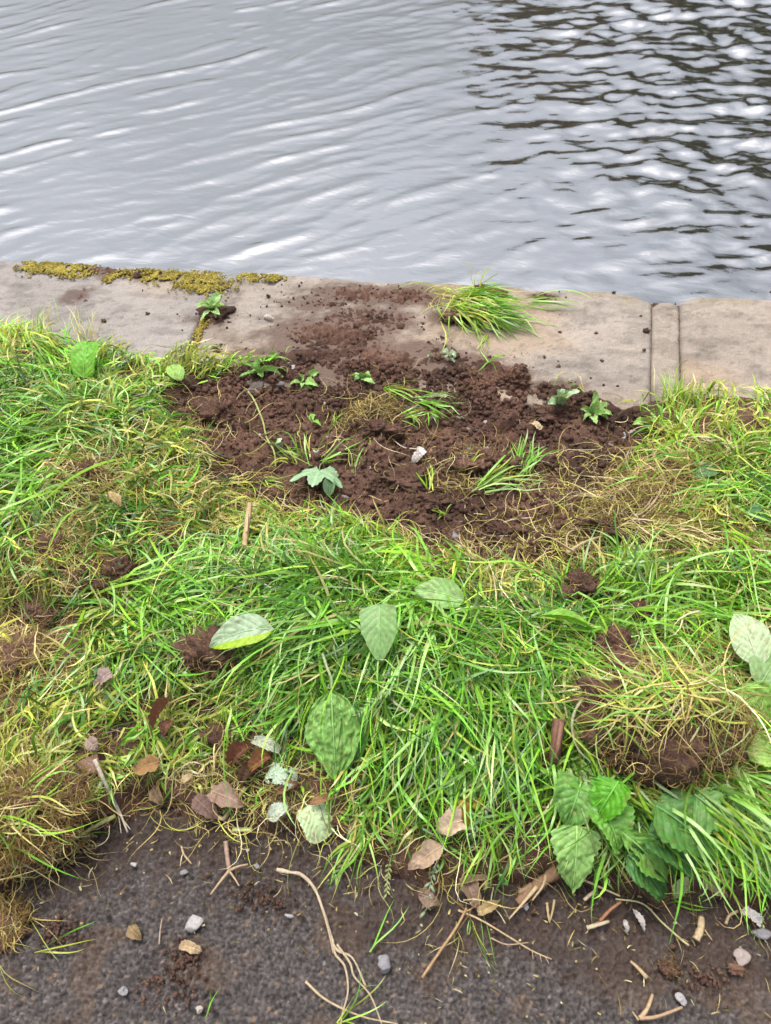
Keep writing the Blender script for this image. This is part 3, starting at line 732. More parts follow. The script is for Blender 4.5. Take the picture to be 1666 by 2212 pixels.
leaf('dock_leaf', 'blue-green leaf in deep grass at the right edge', GL, (1610,1110), (1672,1126), .042, .035, .025, foot=False, prof='ovate', col=(.10,.24,.10), seed=28)
leaf('fallen_leaf', 'pale lime square leaf with toothed edge lying at the path edge', GL, (664,1740), (703,1812), .056, .012, .008, prof='square', col=(.52,.66,.36), crinkle=.002, serr=.06, seed=29, roll=.05, stalk=[(655,1728,.01)], stalk_r=.001)
leaf('fallen_leaf', 'torn pale grey-green leaf among the brown leaf litter', GL, (578,1672), (642,1686), .036, .03, .02, prof='square', col=(.38,.49,.35), crinkle=.003, serr=.18, seed=31, holes=True)
leaf('fallen_leaf', 'small whitish leaf scrap with bitten edge above the path', GL, (578,1768), (624,1742), .030, .015, .02, prof='ovate', col=(.46,.54,.42), crinkle=.002, serr=.15, seed=33, rib=False)
leaf('fallen_leaf', 'pale crumpled leaf scrap beside the brown curled leaves', GL, (548,1598), (604,1622), .022, .04, .035, prof='strip', col=(.44,.48,.36), crinkle=.003, seed=35, rib=False)
leaf('fallen_leaf', 'yellowish wedge shaped leaf scrap on the path below dark leaves', GL, (1466,1900), (1470,1944), .034, .012, .006, prof='dock', col=(.44,.46,.23), crinkle=.003, serr=.12, seed=37)

# an uprooted broad-leaved plant hanging over the path
pl = empty('broad_leaved_plant', G(1300,1760,.01), 'uprooted broad-leaved weed hanging over the path under long grass', 'plant')
PORG = tuple(pl.location)
for bp, tp, w, zb, zt, col, sd_, rl in [((1256,1688),(1222,1790),.078,.060,.030,(.15,.33,.07),41,.1), ((1336,1688),(1282,1776),.060,.085,.055,(.10,.33,.02),43,-.5),
        ((1246,1784),(1236,1926),.072,.050,.014,(.25,.45,.12),45,.05), ((1302,1756),(1336,1838),.060,.055,.035,(.16,.37,.06),47,.2), ((1340,1796),(1444,1908),.050,.05,.02,(.14,.31,.05),49,-.3),
        ((1356,1846),(1434,1942),.062,.035,.010,(.055,.165,.035),51,.1), ((1416,1740),(1548,1858),.085,.045,.02,(.08,.21,.04),53,.1), ((1500,1716),(1606,1836),.078,.05,.02,(.12,.27,.06),55,-.1),
        ((1400,1800),(1500,1880),.060,.04,.012,(.06,.16,.04),57,.0)]:
    zb += .022; zt += .014; b = G(*bp, zb); t = G(*tp, zt); V, F, C, sp = leaf_geo(b, t, w*1.1, prof=['dock', 'ovate', 'dock', 'heart', 'lance', 'ovate', 'dock', 'ovate', 'heart'][(sd_-41)//2], veins='pinnate', col=col, crinkle=.0046, cup=.12+.5*((sd_*7) % 5)/5, arch=.018, roll=rl, seed=sd_, serr=.10, ragged=.15, holes=sd_ in (49, 55))
    lf = part('leaf', V, F, M_LEAF, pl, C); Vt, Q, T = tube(sp[:-3], np.linspace(.002, .0007, len(sp)-3), 5); part('midrib', Vt, [Q, T], M_LEAF, lf, tuple(min(1, c*1.4+.05) for c in col), org=PORG)
    for q in (.2, .5, .8):
        c = sp[int(q*(len(sp)-1))]; FOOT.append((c[0], c[1], w*.5, c[2]-.006)); FOOT.append((c[0], c[1]-w*.4, w*.45, c[2]-.02))
for a, b_ in (((1290,1740),(1350,1800)), ((1300,1730),(1250,1785))):
    P = catmull([G(*a,.02), G((a[0]+b_[0])/2, (a[1]+b_[1])/2, .05), G(*b_, .05)], 8); V, Q, T = tube(P, .0028, 6); part('stalk', V, [Q, T], M_LEAF, pl, (.30,.38,.17))

# sycamore-like lobed leaf on the bare soil
def lobed(label, cpx, tpx, R, col, seed, zb=.02):
    b = G(*cpx, zb); t = G(*tpx, zb+.004); ax = unit(t-b); sd2 = unit(np.cross(ax, [0, 0, 1.])); nn = np.cross(sd2, ax)
    th = np.linspace(-2.75, 2.75, 150); r = np.zeros_like(th)
    for a, l, w in ((0, 1, .60), (.92, .98, .56), (-.92, .98, .56), (1.9, .62, .6), (-1.9, .62, .6)):
        r = np.maximum(r, l*np.exp(-(np.abs(th-a)/w)**1.7))
    r = np.maximum(r, .58)*(1+.07*np.abs(((th*7) % 1)-.5)*2-.03)*R
    k = np.linspace(0, 1, 14)[:, None]; rr = k*r[None]; u_ = rr*np.cos(th)[None]; v_ = rr*np.sin(th)[None]
    ve = np.zeros_like(rr)
    for a in (0, .95, -.95, 1.95, -1.95): ve = np.maximum(ve, np.exp(-((th[None]-a)*np.maximum(rr, .004)/.0028)**2))
    h = .010*np.sin(u_*34)-.35*v_**2/R-.0018*ve+.006*(fbm(u_*40+3, v_*40, 3, seed)-.5)-.05*np.clip(-v_-.035, 0, 1)*6
    P = b+ax*u_[..., None]+sd2*v_[..., None]+nn*h[..., None]; nt_ = len(th)
    C = np.array(col)*(.88+.24*fbm(u_*30, v_*30, 3, seed+2)[..., None]+.28*ve[..., None])
    root = empty('lobed_leaf', b, label, GL); part('blade', P.reshape(-1, 3), gridfaces(nt_, 14), M_LEAF, root, C.reshape(-1, 3))
    Pq = catmull([b, b-ax*.02+np.array([0, 0, .006]), b-ax*.05+np.array([0.01, 0, .0])], 6); V, Q, T = tube(Pq, .0012, 5); part('stalk', V, [Q, T], M_LEAF, root, (.3, .33, .15))
    FOOT.append((b[0], b[1], R, b[2]-.01))
lobed('blue-green lobed leaf lying on the bare soil', (690,1016), (664,1084), .078, (.29,.45,.25), 61, .035)
leaf('fallen_leaf', 'small rolled green leaf tucked against the lobed leaf', GL, (712,1070), (716,1036), .030, .012, .028, prof='ovate', col=(.17,.29,.15), crinkle=.003, cup=.9, seed=63)

# ------------------------------------------------------------------ dry leaves and scraps
DL = 'dry leaf'
for lab, bp, tp, w, zb, zt, pr_, col, cup, sd_, kw in [
    ('greyish mauve dry leaf standing in grass at left', (240,1452), (204,1494), .044, .065, .045, 'heart', (.33,.245,.215), .3, 71, {}),
    ('narrow red-brown curled leaf in the left grass', (368,1510), (328,1574), .026, .06, .05, 'lance', (.18,.075,.045), 1.2, 72, {}),
    ('tan oak coloured leaf at the edge of the left grass', (346,1645), (290,1668), .046, .035, .03, 'ovate', (.34,.20,.085), .3, 73, {'serr': .2}),
    ('glossy red-brown curled leaf, upper one of the litter pile', (540,1612), (500,1650), .040, .035, .035, 'ovate', (.15,.062,.034), .9, 74, {}),
    ('orange-brown cupped leaf beside the glossy red-brown one', (585,1632), (540,1668), .036, .035, .03, 'ovate', (.22,.095,.04), 1.0, 75, {}),
    ('dark brown crumpled leaf under the litter pile', (556,1655), (520,1690), .036, .025, .02, 'ovate', (.10,.05,.03), .7, 76, {}),
    ('pinkish brown leaf with pointed tip above the forked twig', (455,1708), (528,1742), .048, .02, .018, 'heart', (.30,.20,.15), .25, 77, {}),
    ('mauve-brown leaf left of the pointed pinkish one', (420,1722), (470,1770), .042, .018, .014, 'ovate', (.21,.135,.11), .3, 78, {}),
    ('brown leaf lying flat above the pale lime leaf', (598,1714), (644,1694), .030, .02, .02, 'lance', (.27,.145,.085), .4, 79, {}),
    ('tan brown leaf behind the pale lime leaf top corner', (668,1738), (725,1722), .024, .02, .02, 'lance', (.30,.17,.08), .6, 80, {}),
    ('pale tan leaf with curled edge lying at the path edge', (957,1826), (884,1878), .046, .022, .014, 'ovate', (.45,.325,.22), .4, 81, {'serr': .08}),
    ('pinkish cream ivy shaped leaf held up by a stalk', (1000,1772), (944,1796), .054, .05, .04, 'heart', (.55,.41,.29), .2, 82, {}),
    ('yellow and orange leaf half buried in grass', (986,1726), (1010,1786), .040, .045, .03, 'ovate', (.46,.29,.035), .3, 83, {'edgecol': (.30,.13,.05)}),
    ('yellow leaf scrap right of the orange leaf', (1022,1728), (1042,1750), .03, .045, .04, 'ovate', (.50,.36,.03), .2, 84, {}),
    ('rust brown leaf end pointing to the path', (1006,1780), (1040,1806), .020, .035, .02, 'lance', (.28,.14,.07), .5, 85, {}),
    ('brownish pink crumpled leaf beneath a seed head', (1006,1900), (1030,1960), .036, .012, .006, 'ovate', (.28,.19,.14), .4, 86, {}),
    ('flat brown leaf left of the seed head', (905,1930), (950,1955), .034, .008, .006, 'ovate', (.24,.16,.12), .2, 87, {'serr': .15}),
    ('cream dry husk lying on the path below the tan leaf', (998,1906), (1052,1898), .016, .010, .010, 'strip', (.48,.36,.22), .9, 88, {}),
    ('curled cream husk next to the brown bark strip', (1040,1920), (1062,1914), .012, .016, .016, 'strip', (.50,.40,.24), 1.0, 89, {}),
    ('comb-edged cream leaf scrap above the crossed stems', (1032,1972), (1078,1952), .020, .012, .012, 'strip', (.47,.36,.18), .8, 90, {'serr': .3}),
    ('white papery leaf scrap on the bare soil', (916,968), (892,1002), .040, .022, .014, 'dock', (.66,.60,.575), .3, 91, {'serr': .12}),
    ('cream leaf fragment on soil near the dandelion', (1146,914), (1166,930), .022, .015, .015, 'square', (.50,.40,.24), .3, 92, {'serr': .25}),
    ('tan leaf caught in straw on the left side', (238,1062), (262,1094), .03, .06, .055, 'ovate', (.48,.35,.16), .3, 93, {}),
    ('brown leaf at the bottom of the left grass', (180,1640), (215,1670), .04, .03, .03, 'ovate', (.26,.16,.12), .4, 94, {}),
    ('pinkish grey leaf under grass by the pale reed', (188,1600), (212,1622), .03, .035, .03, 'ovate', (.36,.27,.22), .3, 95, {}),
    ('round speckled brown leaf beside the white-flecked scrap', (330,1700), (350,1738), .030, .018, .012, 'ovate', (.33,.23,.14), .3, 96, {}),
    ('cream split husk among grass above the path', (388,1692), (418,1674), .016, .025, .025, 'strip', (.52,.40,.22), .6, 97, {}),
    ('reddish brown leaf near the dark clod', (370,1560), (352,1590), .028, .045, .04, 'ovate', (.19,.085,.05), .7, 98, {}),
    ('cream triangular husk beside the yellowish wedge scrap', (1518,1908), (1542,1932), .016, .010, .006, 'dock', (.48,.37,.24), .4, 99, {}),
    ('tan pointed husk at the right path edge', (1540,1926), (1568,1938), .018, .010, .006, 'dock', (.45,.33,.2), .4, 100, {}),
    ('long tan husk above the tan pointed one', (1546,1898), (1590,1926), .010, .012, .008, 'strip', (.44,.31,.18), .5, 101, {}),
    ('white feathery scrap on the path below the broad leaves', (1368,1968), (1390,2010), .012, .008, .004, 'lance', (.60,.55,.52), .5, 102, {}),
    ('small white paper shred left of the feathery scrap', (1348,1986), (1354,2012), .010, .006, .004, 'strip', (.58,.53,.50), .4, 103, {}),
    ('white lichen-like crumb scrap at the right path edge', (1606,1968), (1640,1996), .020, .008, .006, 'square', (.62,.58,.56), .3, 104, {'serr': .3}),
    ('orange-brown patch of leaf skin on the left path', (278,2000), (306,2030), .030, .004, .004, 'ovate', (.27,.19,.09), .05, 105, {'serr': .1}),
    ('broken tan leaf crumbs beside soil lump on path', (392,2040), (440,2056), .020, .005, .005, 'square', (.46,.34,.2), .2, 106, {'serr': .3}),
    ('pale curled scrap on the coping stone by the weed', (568,684), (590,690), .016, .006, .006, 'strip', (.62,.56,.52), .5, 107, {})]:
    kw = dict(kw)
    leaf('dry_leaf', lab, DL, bp, tp, w*.74, zb, zt, mat_=M_DRY, prof=pr_, col=tuple(.86*q for q in col), cup=cup*1.5, seed=sd_, crinkle=.0055, arch=.008, ragged=.35, rib=w > .028, foot=zb > .015, n=22, mm=11, **kw)

# ------------------------------------------------------------------ clods of earth and turf
c_, p_ = clod('dark earth clod with torn roots under the folded leaf', 466, 1424, (.060,.052,.055), 201, 170, 'BBSB', rough=.34, off=.012)
clod('brown earth clod in the grass right of the straw, below bare soil', 1258, 1272, (.036,.030,.032), 202, 70, 'BBS', off=.014)
clod('crumbly dark earth clod above the big turf clod', 1322, 1408, (.042,.036,.042), 203, 40, 'BBS', off=.016)
clod('low dark earth lump spilling from the crumbly clod', 1352, 1448, (.060,.030,.026), 204, 40, 'BSB', off=.025)
clod('small black clod in a gap of the right grass', 1384, 1326, (.028,.022,.022), 205, 14, 'BSW', off=.01)
clod('brown clod with root hairs in the left grass', 262, 1238, (.036,.030,.030), 206, 90, 'BBSB', off=.014, foot=.8)
clod('dark earth showing through dead grass at far left', 88, 1318, (.040,.030,.020), 207, 60, 'BSB', off=.004, foot=.7)
clod('matted brown root clod at the left edge above the mauve leaf', 42, 1428, (.060,.040,.030), 208, 420, 'BBSS', off=.006, foot=.8)
clod('tangled brown turf clod in the upper left grass', 120, 1190, (.055,.040,.026), 209, 420, 'BBSSY', off=.004, foot=.7)
clod('small brown root mat near the left edge of the bare soil', 190, 1020, (.036,.022,.020), 210, 160, 'BSB', off=.008, foot=.7)
clod('dark round clod beside the brown curled leaves', 470, 1590, (.030,.025,.022), 211, 20, 'BB', off=.008)
clod('small earth clod hidden in grass at the upper right', 1225, 1290, (.022,.02,.02), 212, 10, 'BS', off=.015)
clod('rounded crumbly earth heap at the top right of the bare soil', 1106, 828, (.044,.034,.034), 213, 12, 'BB', foot=0, rough=.5)
clod('oval earth clod sitting on the stone above the earth heap', 1124, 800, (.020,.015,.015), 214, 0, foot=0, rough=.45)
clod('crumbly clod on stone left of the thistle', 1178, 836, (.013,.012,.011), 215, 0, foot=0, rough=.5)
clod('round earth crumb on the stone near the mortar strip', 1396, 717, (.0105,.010,.010), 216, 0, foot=0, rough=.4)
clod('dark broken clod on the stone by the left joint', 468, 758, (.013,.010,.013), 217, 0, foot=0, rough=.6)
clod('broad lumpy clod in the middle of the bare soil', 880, 1040, (.060,.040,.030), 218, 40, 'BBS', foot=0, rough=.5)
clod('earth clod behind the bent grass tuft', 1060, 1000, (.075,.036,.030), 219, 50, 'BBS', foot=0, rough=.5)
clod('low clod at the left of the bare soil', 470, 900, (.050,.034,.024), 220, 30, 'BBS', foot=0, rough=.5)
clod('dark clod under the middle weeds of the bare soil', 820, 930, (.048,.030,.024), 221, 30, 'BBS', foot=0, rough=.5)
clod('rough clod on the right part of the bare soil', 1200, 900, (.055,.035,.022), 222, 12, 'BB', foot=0, rough=.5)
clod('clod with hair roots right of the lobed leaf', 772, 968, (.030,.022,.020), 223, 60, 'BBS', foot=0, rough=.4)
clod('crumbled clod near the lower rim of the bare soil', 1090, 1150, (.045,.030,.022), 224, 30, 'BS', foot=0, rough=.5)
clod('clod below the earth heap on the bare soil', 940, 1085, (.040,.026,.020), 225, 20, 'BB', foot=0, rough=.55)
clod('shaggy soil lump on the path beside a white pebble', 1446, 2092, (.015,.013,.008), 226, 30, 'BB', foot=0)
clod('flat soil lump on the path right of the shaggy one', 1590, 2092, (.013,.009,.004), 227, 14, 'BB', foot=0)
for i, (u, v, r, lab) in enumerate([(320,678,.006,'tiny dark crumb alone on the left coping stone'),(1210,718,.005,'tiny crumb on stone below the grass tuft'),(1288,720,.005,'tiny crumb on stone, second right of the grass tuft'),
        (1392,756,.005,'tiny shiny crumb on stone under the round one'),(1206,793,.006,'small black crumb on stone right of the oval clod'),(1300,780,.005,'small flat crumb in the middle of the right stone'),(850,632,.008,'earth crumb near the stone rim by the soil spill'),
        (770,704,.008,'earth crumb in the spill on the stone'),(1326,632,.005,'crumb near the water edge right of the grass tuft'),(1668,632,.005,'crumb on the rim of the far right stone'),(296,596,.012,'dark earth lump between moss patches'),(706,690,.007,'crumb left of the soil spill'),
        (580,640,.006,'crumb on stone right of the joint weed'),(225,694,.007,'crumb on the left stone next to the grass'),(866,708,.010,'larger crumb at the upper end of the spill'),(945,775,.012,'broken crumb heap on the stone behind the bare soil'),(985,770,.011,'second broken crumb heap on the stone behind bare soil')]):
    clod(lab, u, v, (r, r*.85, r*.8), 240+i, 0, name='soil_crumb', cat='soil crumb', foot=0, rough=.5)

def crumb_patch(label, u, v, rx, ry, n, seed):
    rg = np.random.default_rng(seed); p = G(u, v); x = p[0]+rx*rg.normal(0, .45, n); y = p[1]+ry*rg.normal(0, .45, n); D, F = ico(1)
    r = .0008+.0026*rg.random(n)**2*np.exp(-((x-p[0])/rx)**2-((y-p[1])/ry)**2)*1.6
    V = D[None]*(1+.9*(rg.random((n, len(D)))-.5))[..., None]*r[:, None, None]*rg.uniform(.7, 1.3, (n, 1, 3))+np.column_stack([x, y, zg(x, y)-.003+r*.5])[:, None]
    o = single('soil_scatter', V.reshape(-1, 3), (np.arange(n)[:, None, None]*len(D)+F[None]).reshape(-1, 3), M_SOIL, p, label, 'loose soil', smooth=False); o['kind'] = 'stuff'
crumb_patch('loose soil crumbs on the path below the broken leaf crumbs', 396, 2066, .045, .034, 150, 641)
crumb_patch('loose soil scattered on the path left of the long root', 365, 2128, .09, .05, 190, 642)
crumb_patch('loose soil scattered on the path right of the forked twig', 560, 1938, .08, .05, 260, 643)
crumb_patch('loose soil scattered on the path near the bottom right', 1520, 2120, .06, .04, 130, 644)
crumb_patch('loose soil scattered at the left path below the fibrous clod', 130, 2010, .06, .04, 200, 645)

# the big overturned turf
def turf(label, u, v, rad, seed, rot, nh, hpal, grass, off=.02, hl=.05, rough=.45, name='turf_clod', cat='turf clod', press=True):
    """grass: list of (count, picture direction, spread, length, width, colours, lift, layer)"""
    rg = np.random.default_rng(seed); rad = np.asarray(rad); b = G(u, v, off); c = b+np.array([0, 0, rad[2]*.35])
    root = empty(name, b, label, cat); Vb, F = clod_geo(c, rad, seed, 5, rough, .6, rot); part('soil_body', Vb, F, M_SOIL, root)
    V, Q, C = hairs(Vb, nh, rg, hpal, hl, .0013); part('roots', V, Q, M_DRY, root, C, kind='stuff')
    zf = lump_z(c, rad*np.array([.95, .95, 1.02]), rot)
    cr_, sr_ = math.cos(rot), math.sin(rot); bag = Bag()
    for n, ang, spr, L, W, pal, lift, lay, *bk in grass:
        q = rg.uniform(-1, 1, (n, 2))*np.array([.95, .9]); x = c[0]+q[:, 0]*rad[0]*cr_-q[:, 1]*rad[1]*sr_; y = c[1]+q[:, 0]*rad[0]*sr_+q[:, 1]*rad[1]*cr_
        hd = (img_dir(u, v, ang)+rg.normal(0, math.radians(spr), n)) if spr < 120 else rg.uniform(0, 6.28, n)
        Ls = L*rg.uniform(.5, 1.2, n); x = x-.4*Ls*np.cos(hd); y = y-.4*Ls*np.sin(hd)+(bk[0] if bk else 0)
        cb, ct = pal_cols(pal, n, rg, .25); la = rg.random(n)**1.5*lay
        V, Q, C = blades(np.column_stack([x, y, zf(x, y)+la*.5]), hd, Ls, np.full(n, lift), W*rg.uniform(.5, 1.2, n), cb, ct, rg, .8, la, 10, .5, 'free', zf, .35); bag.add(V, Q, None, C)
    V, F, C = bag.out(); part('grass_blades', V, F, M_GRASS, root, C, kind='stuff')
    if press:
        FOOT.append((c[0], c[1], max(rad[:2])*.8, c[2]-.02))
        for d in (-.6, 0, .6): FOOT.append((c[0]+d*rad[0], c[1]-rad[1]*.9, rad[1]*.8, b[2]+.008))
    return root
turf('big overturned turf clod, dark soil side out, draped with pale roots', 1424, 1600, (.145,.092,.110), 301, math.radians(8), 1100, 'BBBSBB',
     [(260, 195, 45, .18, .0036, 'SYYSGWPG', .15, .03, .055), (22, -85, 30, .20, .0026, 'SSYWB', .1, .03, .03), (24, 0, 200, .16, .0018, 'SSBWS', .1, .015, .03), (90, -5, 35, .15, .0036, 'GYPS', .2, .03, .095), (170, 20, 70, .12, .0022, 'BSBSS', .1, .02, .055)], .0, .05, .30)
turf('brown fibrous turf clod on the path edge at lower left', 48, 1776, (.095,.066,.044), 302, math.radians(25), 2400, 'BBBSBB',
     [(90, 25, 70, .10, .0028, 'SYSBB', .15, .03), (330, 0, 200, .065, .0020, 'SBBBBB', .2, .025), (50, 20, 25, .16, .0036, 'YGLS', .15, .02)], .0, .045, .4)
turf('rust-coloured root tuft cut by the left edge of the path', 4, 1992, (.050,.034,.010), 303, 0, 420, 'BBSB', [(30, -30, 50, .07, .0015, 'SBY', .1, .006)], 0, .035, .5, press=False)
turf('flattened straw mat of roots right of the bare soil', 1390, 1100, (.150,.060,.020), 304, math.radians(22), 420, 'BSSBS', [(130, 205, 35, .15, .0021, 'SBBSYB', .1, .035), (80, 0, 200, .12, .0017, 'SBBS', .15, .035)], -.006, .06, press=False)
turf('long combed bundle of straw roots below the straw mat', 1510, 1176, (.190,.036,.022), 305, math.radians(-6), 260, 'SSBS', [(220, -12, 14, .20, .0020, 'SSWBS', .08, .016), (90, -20, 30, .16, .0030, 'YGSY', .15, .02)], .0, .05, press=False)
turf('orange root tangle in the middle of the bare soil', 806, 898, (.055,.034,.020), 306, .3, 420, 'BSBSB', [(26, -20, 200, .09, .0014, 'SSB', .2, .02)], 0, .05, press=False)
turf('matted dead grass clump on the left side of the bank', 150, 1235, (.09,.06,.02), 307, .2, 300, 'BBSS', [(140, -30, 45, .10, .0018, 'SBSBY', .15, .02)], .0, .05, press=False)

# ------------------------------------------------------------------ loose tufts of grass
t = empty('grass_tuft', G(985,670,0), 'uprooted green grass tuft lying on the stone edge over the water', 'grass tuft')
V, F = clod_geo(G(975,690,.004)+np.array([0,0,.008]), (.030,.020,.012), 311, 4, .4, .3); part('root_soil', V, F, M_SOIL, t)
V, F = clod_geo(G(1050,640,.004)+np.array([0,0,.01]), (.05,.03,.02), 312, 4, .4, .3); part('root_soil', V, F, M_SOIL, t)
tuft(t, 't', 1000, 640, 120, -13, 18, .165, .06, 'GLLGYP', .034, .030, .0056, 313, .30, end=.30, layer=.05)
tuft(t, 't', 980, 658, 70, -24, 22, .165, .05, 'YLYLSS', .030, .025, .0054, 314, .5, end=.35, layer=.035)
tuft(t, 't', 1040, 668, 60, -20, 12, .17, .10, 'GLGD', .03, .02, .0054, 315, .3, end=.2, layer=.02)
tuft(t, 't', 985, 640, 10, 200, 45, .15, .5, 'YLYS', .02, .05, .0044, 316, 1.3, end=.7)
tuft(t, 't', 1030, 615, 5, 40, 60, .10, .6, 'LYY', .02, .05, .0046, 317, 1.5)
tuft(t, 't', 1140, 650, 8, -4, 5, .17, .04, 'GL', .01, .01, .005, 318, .15, end=.08)
V, Q, C = fibres(G(975,660,.015), (.055,.04,.045), 40, np.random.default_rng(319), 'SSBY', 1.6, .0018, .4); part('roots', V, Q, M_DRY, t, C, kind='stuff')

def grass_thing(label, spec, u, v):
    t = empty('grass_strand', G(u, v, 0), label, 'grass tuft')
    for k, s in enumerate(spec): tuft(t, '', *s[:9], **(s[9] if len(s) > 9 else {}))
    return t
grass_thing('thin broken grass stem lying on the stone below the tuft', [(1050,722,5,-92,8,.10,.1,'YL',.004,dict(W=.004,seed=320,curl=.3)), (1056,782,7,20,70,.06,.15,'LG',.004,dict(W=.004,seed=321))], 1050, 722)
grass_thing('tuft of bent grass curving up on the bare soil', [(1040,1052,26,22,10,.17,.16,'YPGP',.012,dict(W=.0052,seed=322,curl=.25,off=.02,layer=.02)), (1130,1010,24,62,16,.09,.45,'PGG',.014,dict(W=.0055,seed=323,off=.015,curl=.3)), (1000,1055,16,175,40,.07,.1,'SB',.012,dict(W=.002,seed=324,mat_=M_DRY))], 1040, 1052)
grass_thing('small arched grass strand left of the bent tuft', [(1010,1010,10,30,26,.09,.35,'YGG',.01,dict(W=.004,seed=325,off=.02)), (1000,1020,6,210,30,.05,.2,'S',.01,dict(W=.002,seed=326))], 1010, 1010)
grass_thing('short yellow curled shoot in the lower bare soil', [(928,1056,7,80,18,.07,.5,'YYL',.006,dict(W=.0045,seed=327,off=.01,curl=.9))], 928, 1056)
grass_thing('long pale grass strand trailing across the upper bare soil', [(830,838,14,-22,10,.16,.12,'YLG',.01,dict(W=.0042,seed=328,curl=.25)), (905,868,16,-8,12,.12,.15,'GGP',.012,dict(W=.0045,seed=329,curl=.2)), (930,890,10,-60,25,.05,.35,'GD',.01,dict(W=.004,seed=330,off=.015))], 830, 838)
grass_thing('green grass loop hanging over a pit in the bare soil', [(880,895,16,-20,40,.07,.4,'GGY',.012,dict(W=.004,seed=331,off=.015,curl=.9))], 880, 895)
grass_thing('thin bending grass loops above the lobed leaf', [(660,990,12,110,30,.11,.6,'GPY',.014,dict(W=.0035,seed=332,curl=1.3)), (690,1000,10,25,24,.13,.2,'PGY',.012,dict(W=.0036,seed=333,curl=.5)), (640,1000,10,150,30,.09,.4,'YG',.012,dict(W=.0033,seed=334,curl=.8))], 660, 990)
grass_thing('yellow grass runner left below the lobed leaf', [(560,1040,9,-25,22,.10,.15,'YLG',.008,dict(W=.0034,seed=335,curl=.8)), (500,1040,10,0,15,.11,.1,'YS',.01,dict(W=.003,seed=336,curl=.5))], 560, 1040)
grass_thing('hooked pale grass shoot right of the lobed leaf', [(762,1020,6,75,20,.10,.5,'YPS',.006,dict(W=.003,seed=337,curl=1.2))], 762, 1020)
grass_thing('short upright grass sprig near the middle of the bare soil', [(722,918,5,80,20,.04,.6,'LYG',.005,dict(W=.0036,seed=338))], 722, 918)
grass_thing('small seedling with two blades in the lower bare soil', [(962,1112,5,160,70,.04,.5,'LG',.003,dict(W=.003,seed=339))], 962, 1112)
grass_thing('loose green blade across the left path', [(80,2052,3,18,6,.13,.05,'GY',.003,dict(W=.0034,seed=340,curl=.5,layer=.004)), (60,1990,3,-45,8,.11,.05,'SY',.004,dict(W=.0018,seed=341,layer=.003))], 80, 2052)
grass_thing('single green blade on the path left of the grey stone', [(800,2058,2,58,5,.085,.04,'GD',.002,dict(W=.0034,seed=342,curl=.2,layer=.003))], 800, 2058)
grass_thing('green blades crossing the brown stem on the path', [(1022,1985,6,-75,16,.09,.1,'GDY',.012,dict(W=.0022,seed=343,curl=.7,layer=.006)), (990,2020,5,-95,20,.06,.1,'GS',.01,dict(W=.0018,seed=344,layer=.004))], 1022, 1985)
grass_thing('two short green blades lying on the path below dark leaves', [(1420,1962,1,12,2,.055,.02,'G',.001,dict(W=.004,seed=345,layer=.003,curl=.1)), (1472,1952,2,-6,6,.05,.02,'GL',.003,dict(W=.004,seed=346,layer=.003,curl=.1))], 1420, 1962)
grass_thing('lone thin blade on the lower left of the path', [(0,2085,2,-50,6,.10,.03,'YS',.002,dict(W=.002,seed=347,layer=.003))], 0, 2085)
grass_thing('green arching blades at the bottom edge of the path', [(730,2210,6,25,25,.09,.35,'LGY',.008,dict(W=.0032,seed=348))], 730, 2210)
grass_thing('thin green blade upright on the bottom of the path', [(446,2200,2,70,8,.05,.05,'GD',.002,dict(W=.002,seed=349,layer=.003))], 446, 2200)
grass_thing('pale green blade beside the thin stem on the path', [(1010,2020,2,75,10,.03,.1,'P',.002,dict(W=.004,seed=350,layer=.003))], 1010, 2020)
grass_thing('green grass sprig hanging onto the path left of the tan leaf', [(790,1790,9,-108,22,.13,.12,'GLY',.012,dict(W=.0045,seed=351,curl=.3,layer=.01)), (775,1800,5,-130,10,.10,.1,'GY',.008,dict(W=.003,seed=352,layer=.008))], 790, 1790)
grass_thing('leafy green sprig leaning over the path left of the bark', [(1070,1800,14,-110,24,.11,.15,'GLD',.014,dict(W=.006,seed=353,curl=.3,layer=.012))], 1070, 1800)
grass_thing('tall fine grass tuft growing from the mortar strip', [(1452,880,40,92,26,.11,.9,'LGY',.018,dict(W=.0036,seed=354,curl=.4,end=-.3)), (1460,900,30,70,40,.12,.6,'LYS',.03,dict(W=.003,seed=355,curl=.6))], 1452, 880)
grass_thing('wispy pale grass standing against the left coping stone', [(100,740,34,80,28,.13,.85,'YSWL',.05,dict(W=.0026,seed=356,end=0)), (190,745,26,75,30,.13,.85,'YWSG',.03,dict(W=.0024,seed=357,end=0))], 100, 740)

# seed heads
def seed_head(label, pts, col, n, sl_, seed):
    rg = np.random.default_rng(seed); P = catmull([G(*p) for p in pts], 12); root = empty('grass_seed_head', P[0], label, 'seed head')
    V, Q, T = tube(P, np.linspace(.0012, .0006, len(P)), 5); part('stem', V, [Q, T], M_GRASS, root, col)
    k0 = int(len(P)*.45)
    D, F = ico(1)
    for i in range(n):
        k = int(k0+(len(P)-1-k0)*i/(n-1)); d = unit(P[min(k+1, len(P)-1)]-P[k-1]); sd2 = unit(np.cross(d, [0, 0, 1.]))*(1 if i % 2 else -1)
        ax = unit(d*1.0+sd2*.75+rg.normal(0, .15, 3)); s2 = unit(np.cross(ax, [0, 0, 1.])); n2 = np.cross(s2, ax)
        le = sl_*rg.uniform(.7, 1.2); V = P[k]+ax*le*.5+(D[:, :1]*ax*le*.5+D[:, 1:2]*s2*le*.18+D[:, 2:]*n2*le*.14)
        part('spikelet', V, F, M_GRASS, root, np.array(col)*rg.uniform(.8, 1.25))
seed_head('blue-green grass seed head lying on the path edge', [(962,1800,.03),(950,1850,.02),(932,1900,.012),(920,1968,.008)], (.30,.40,.24), 16, .014, 371)
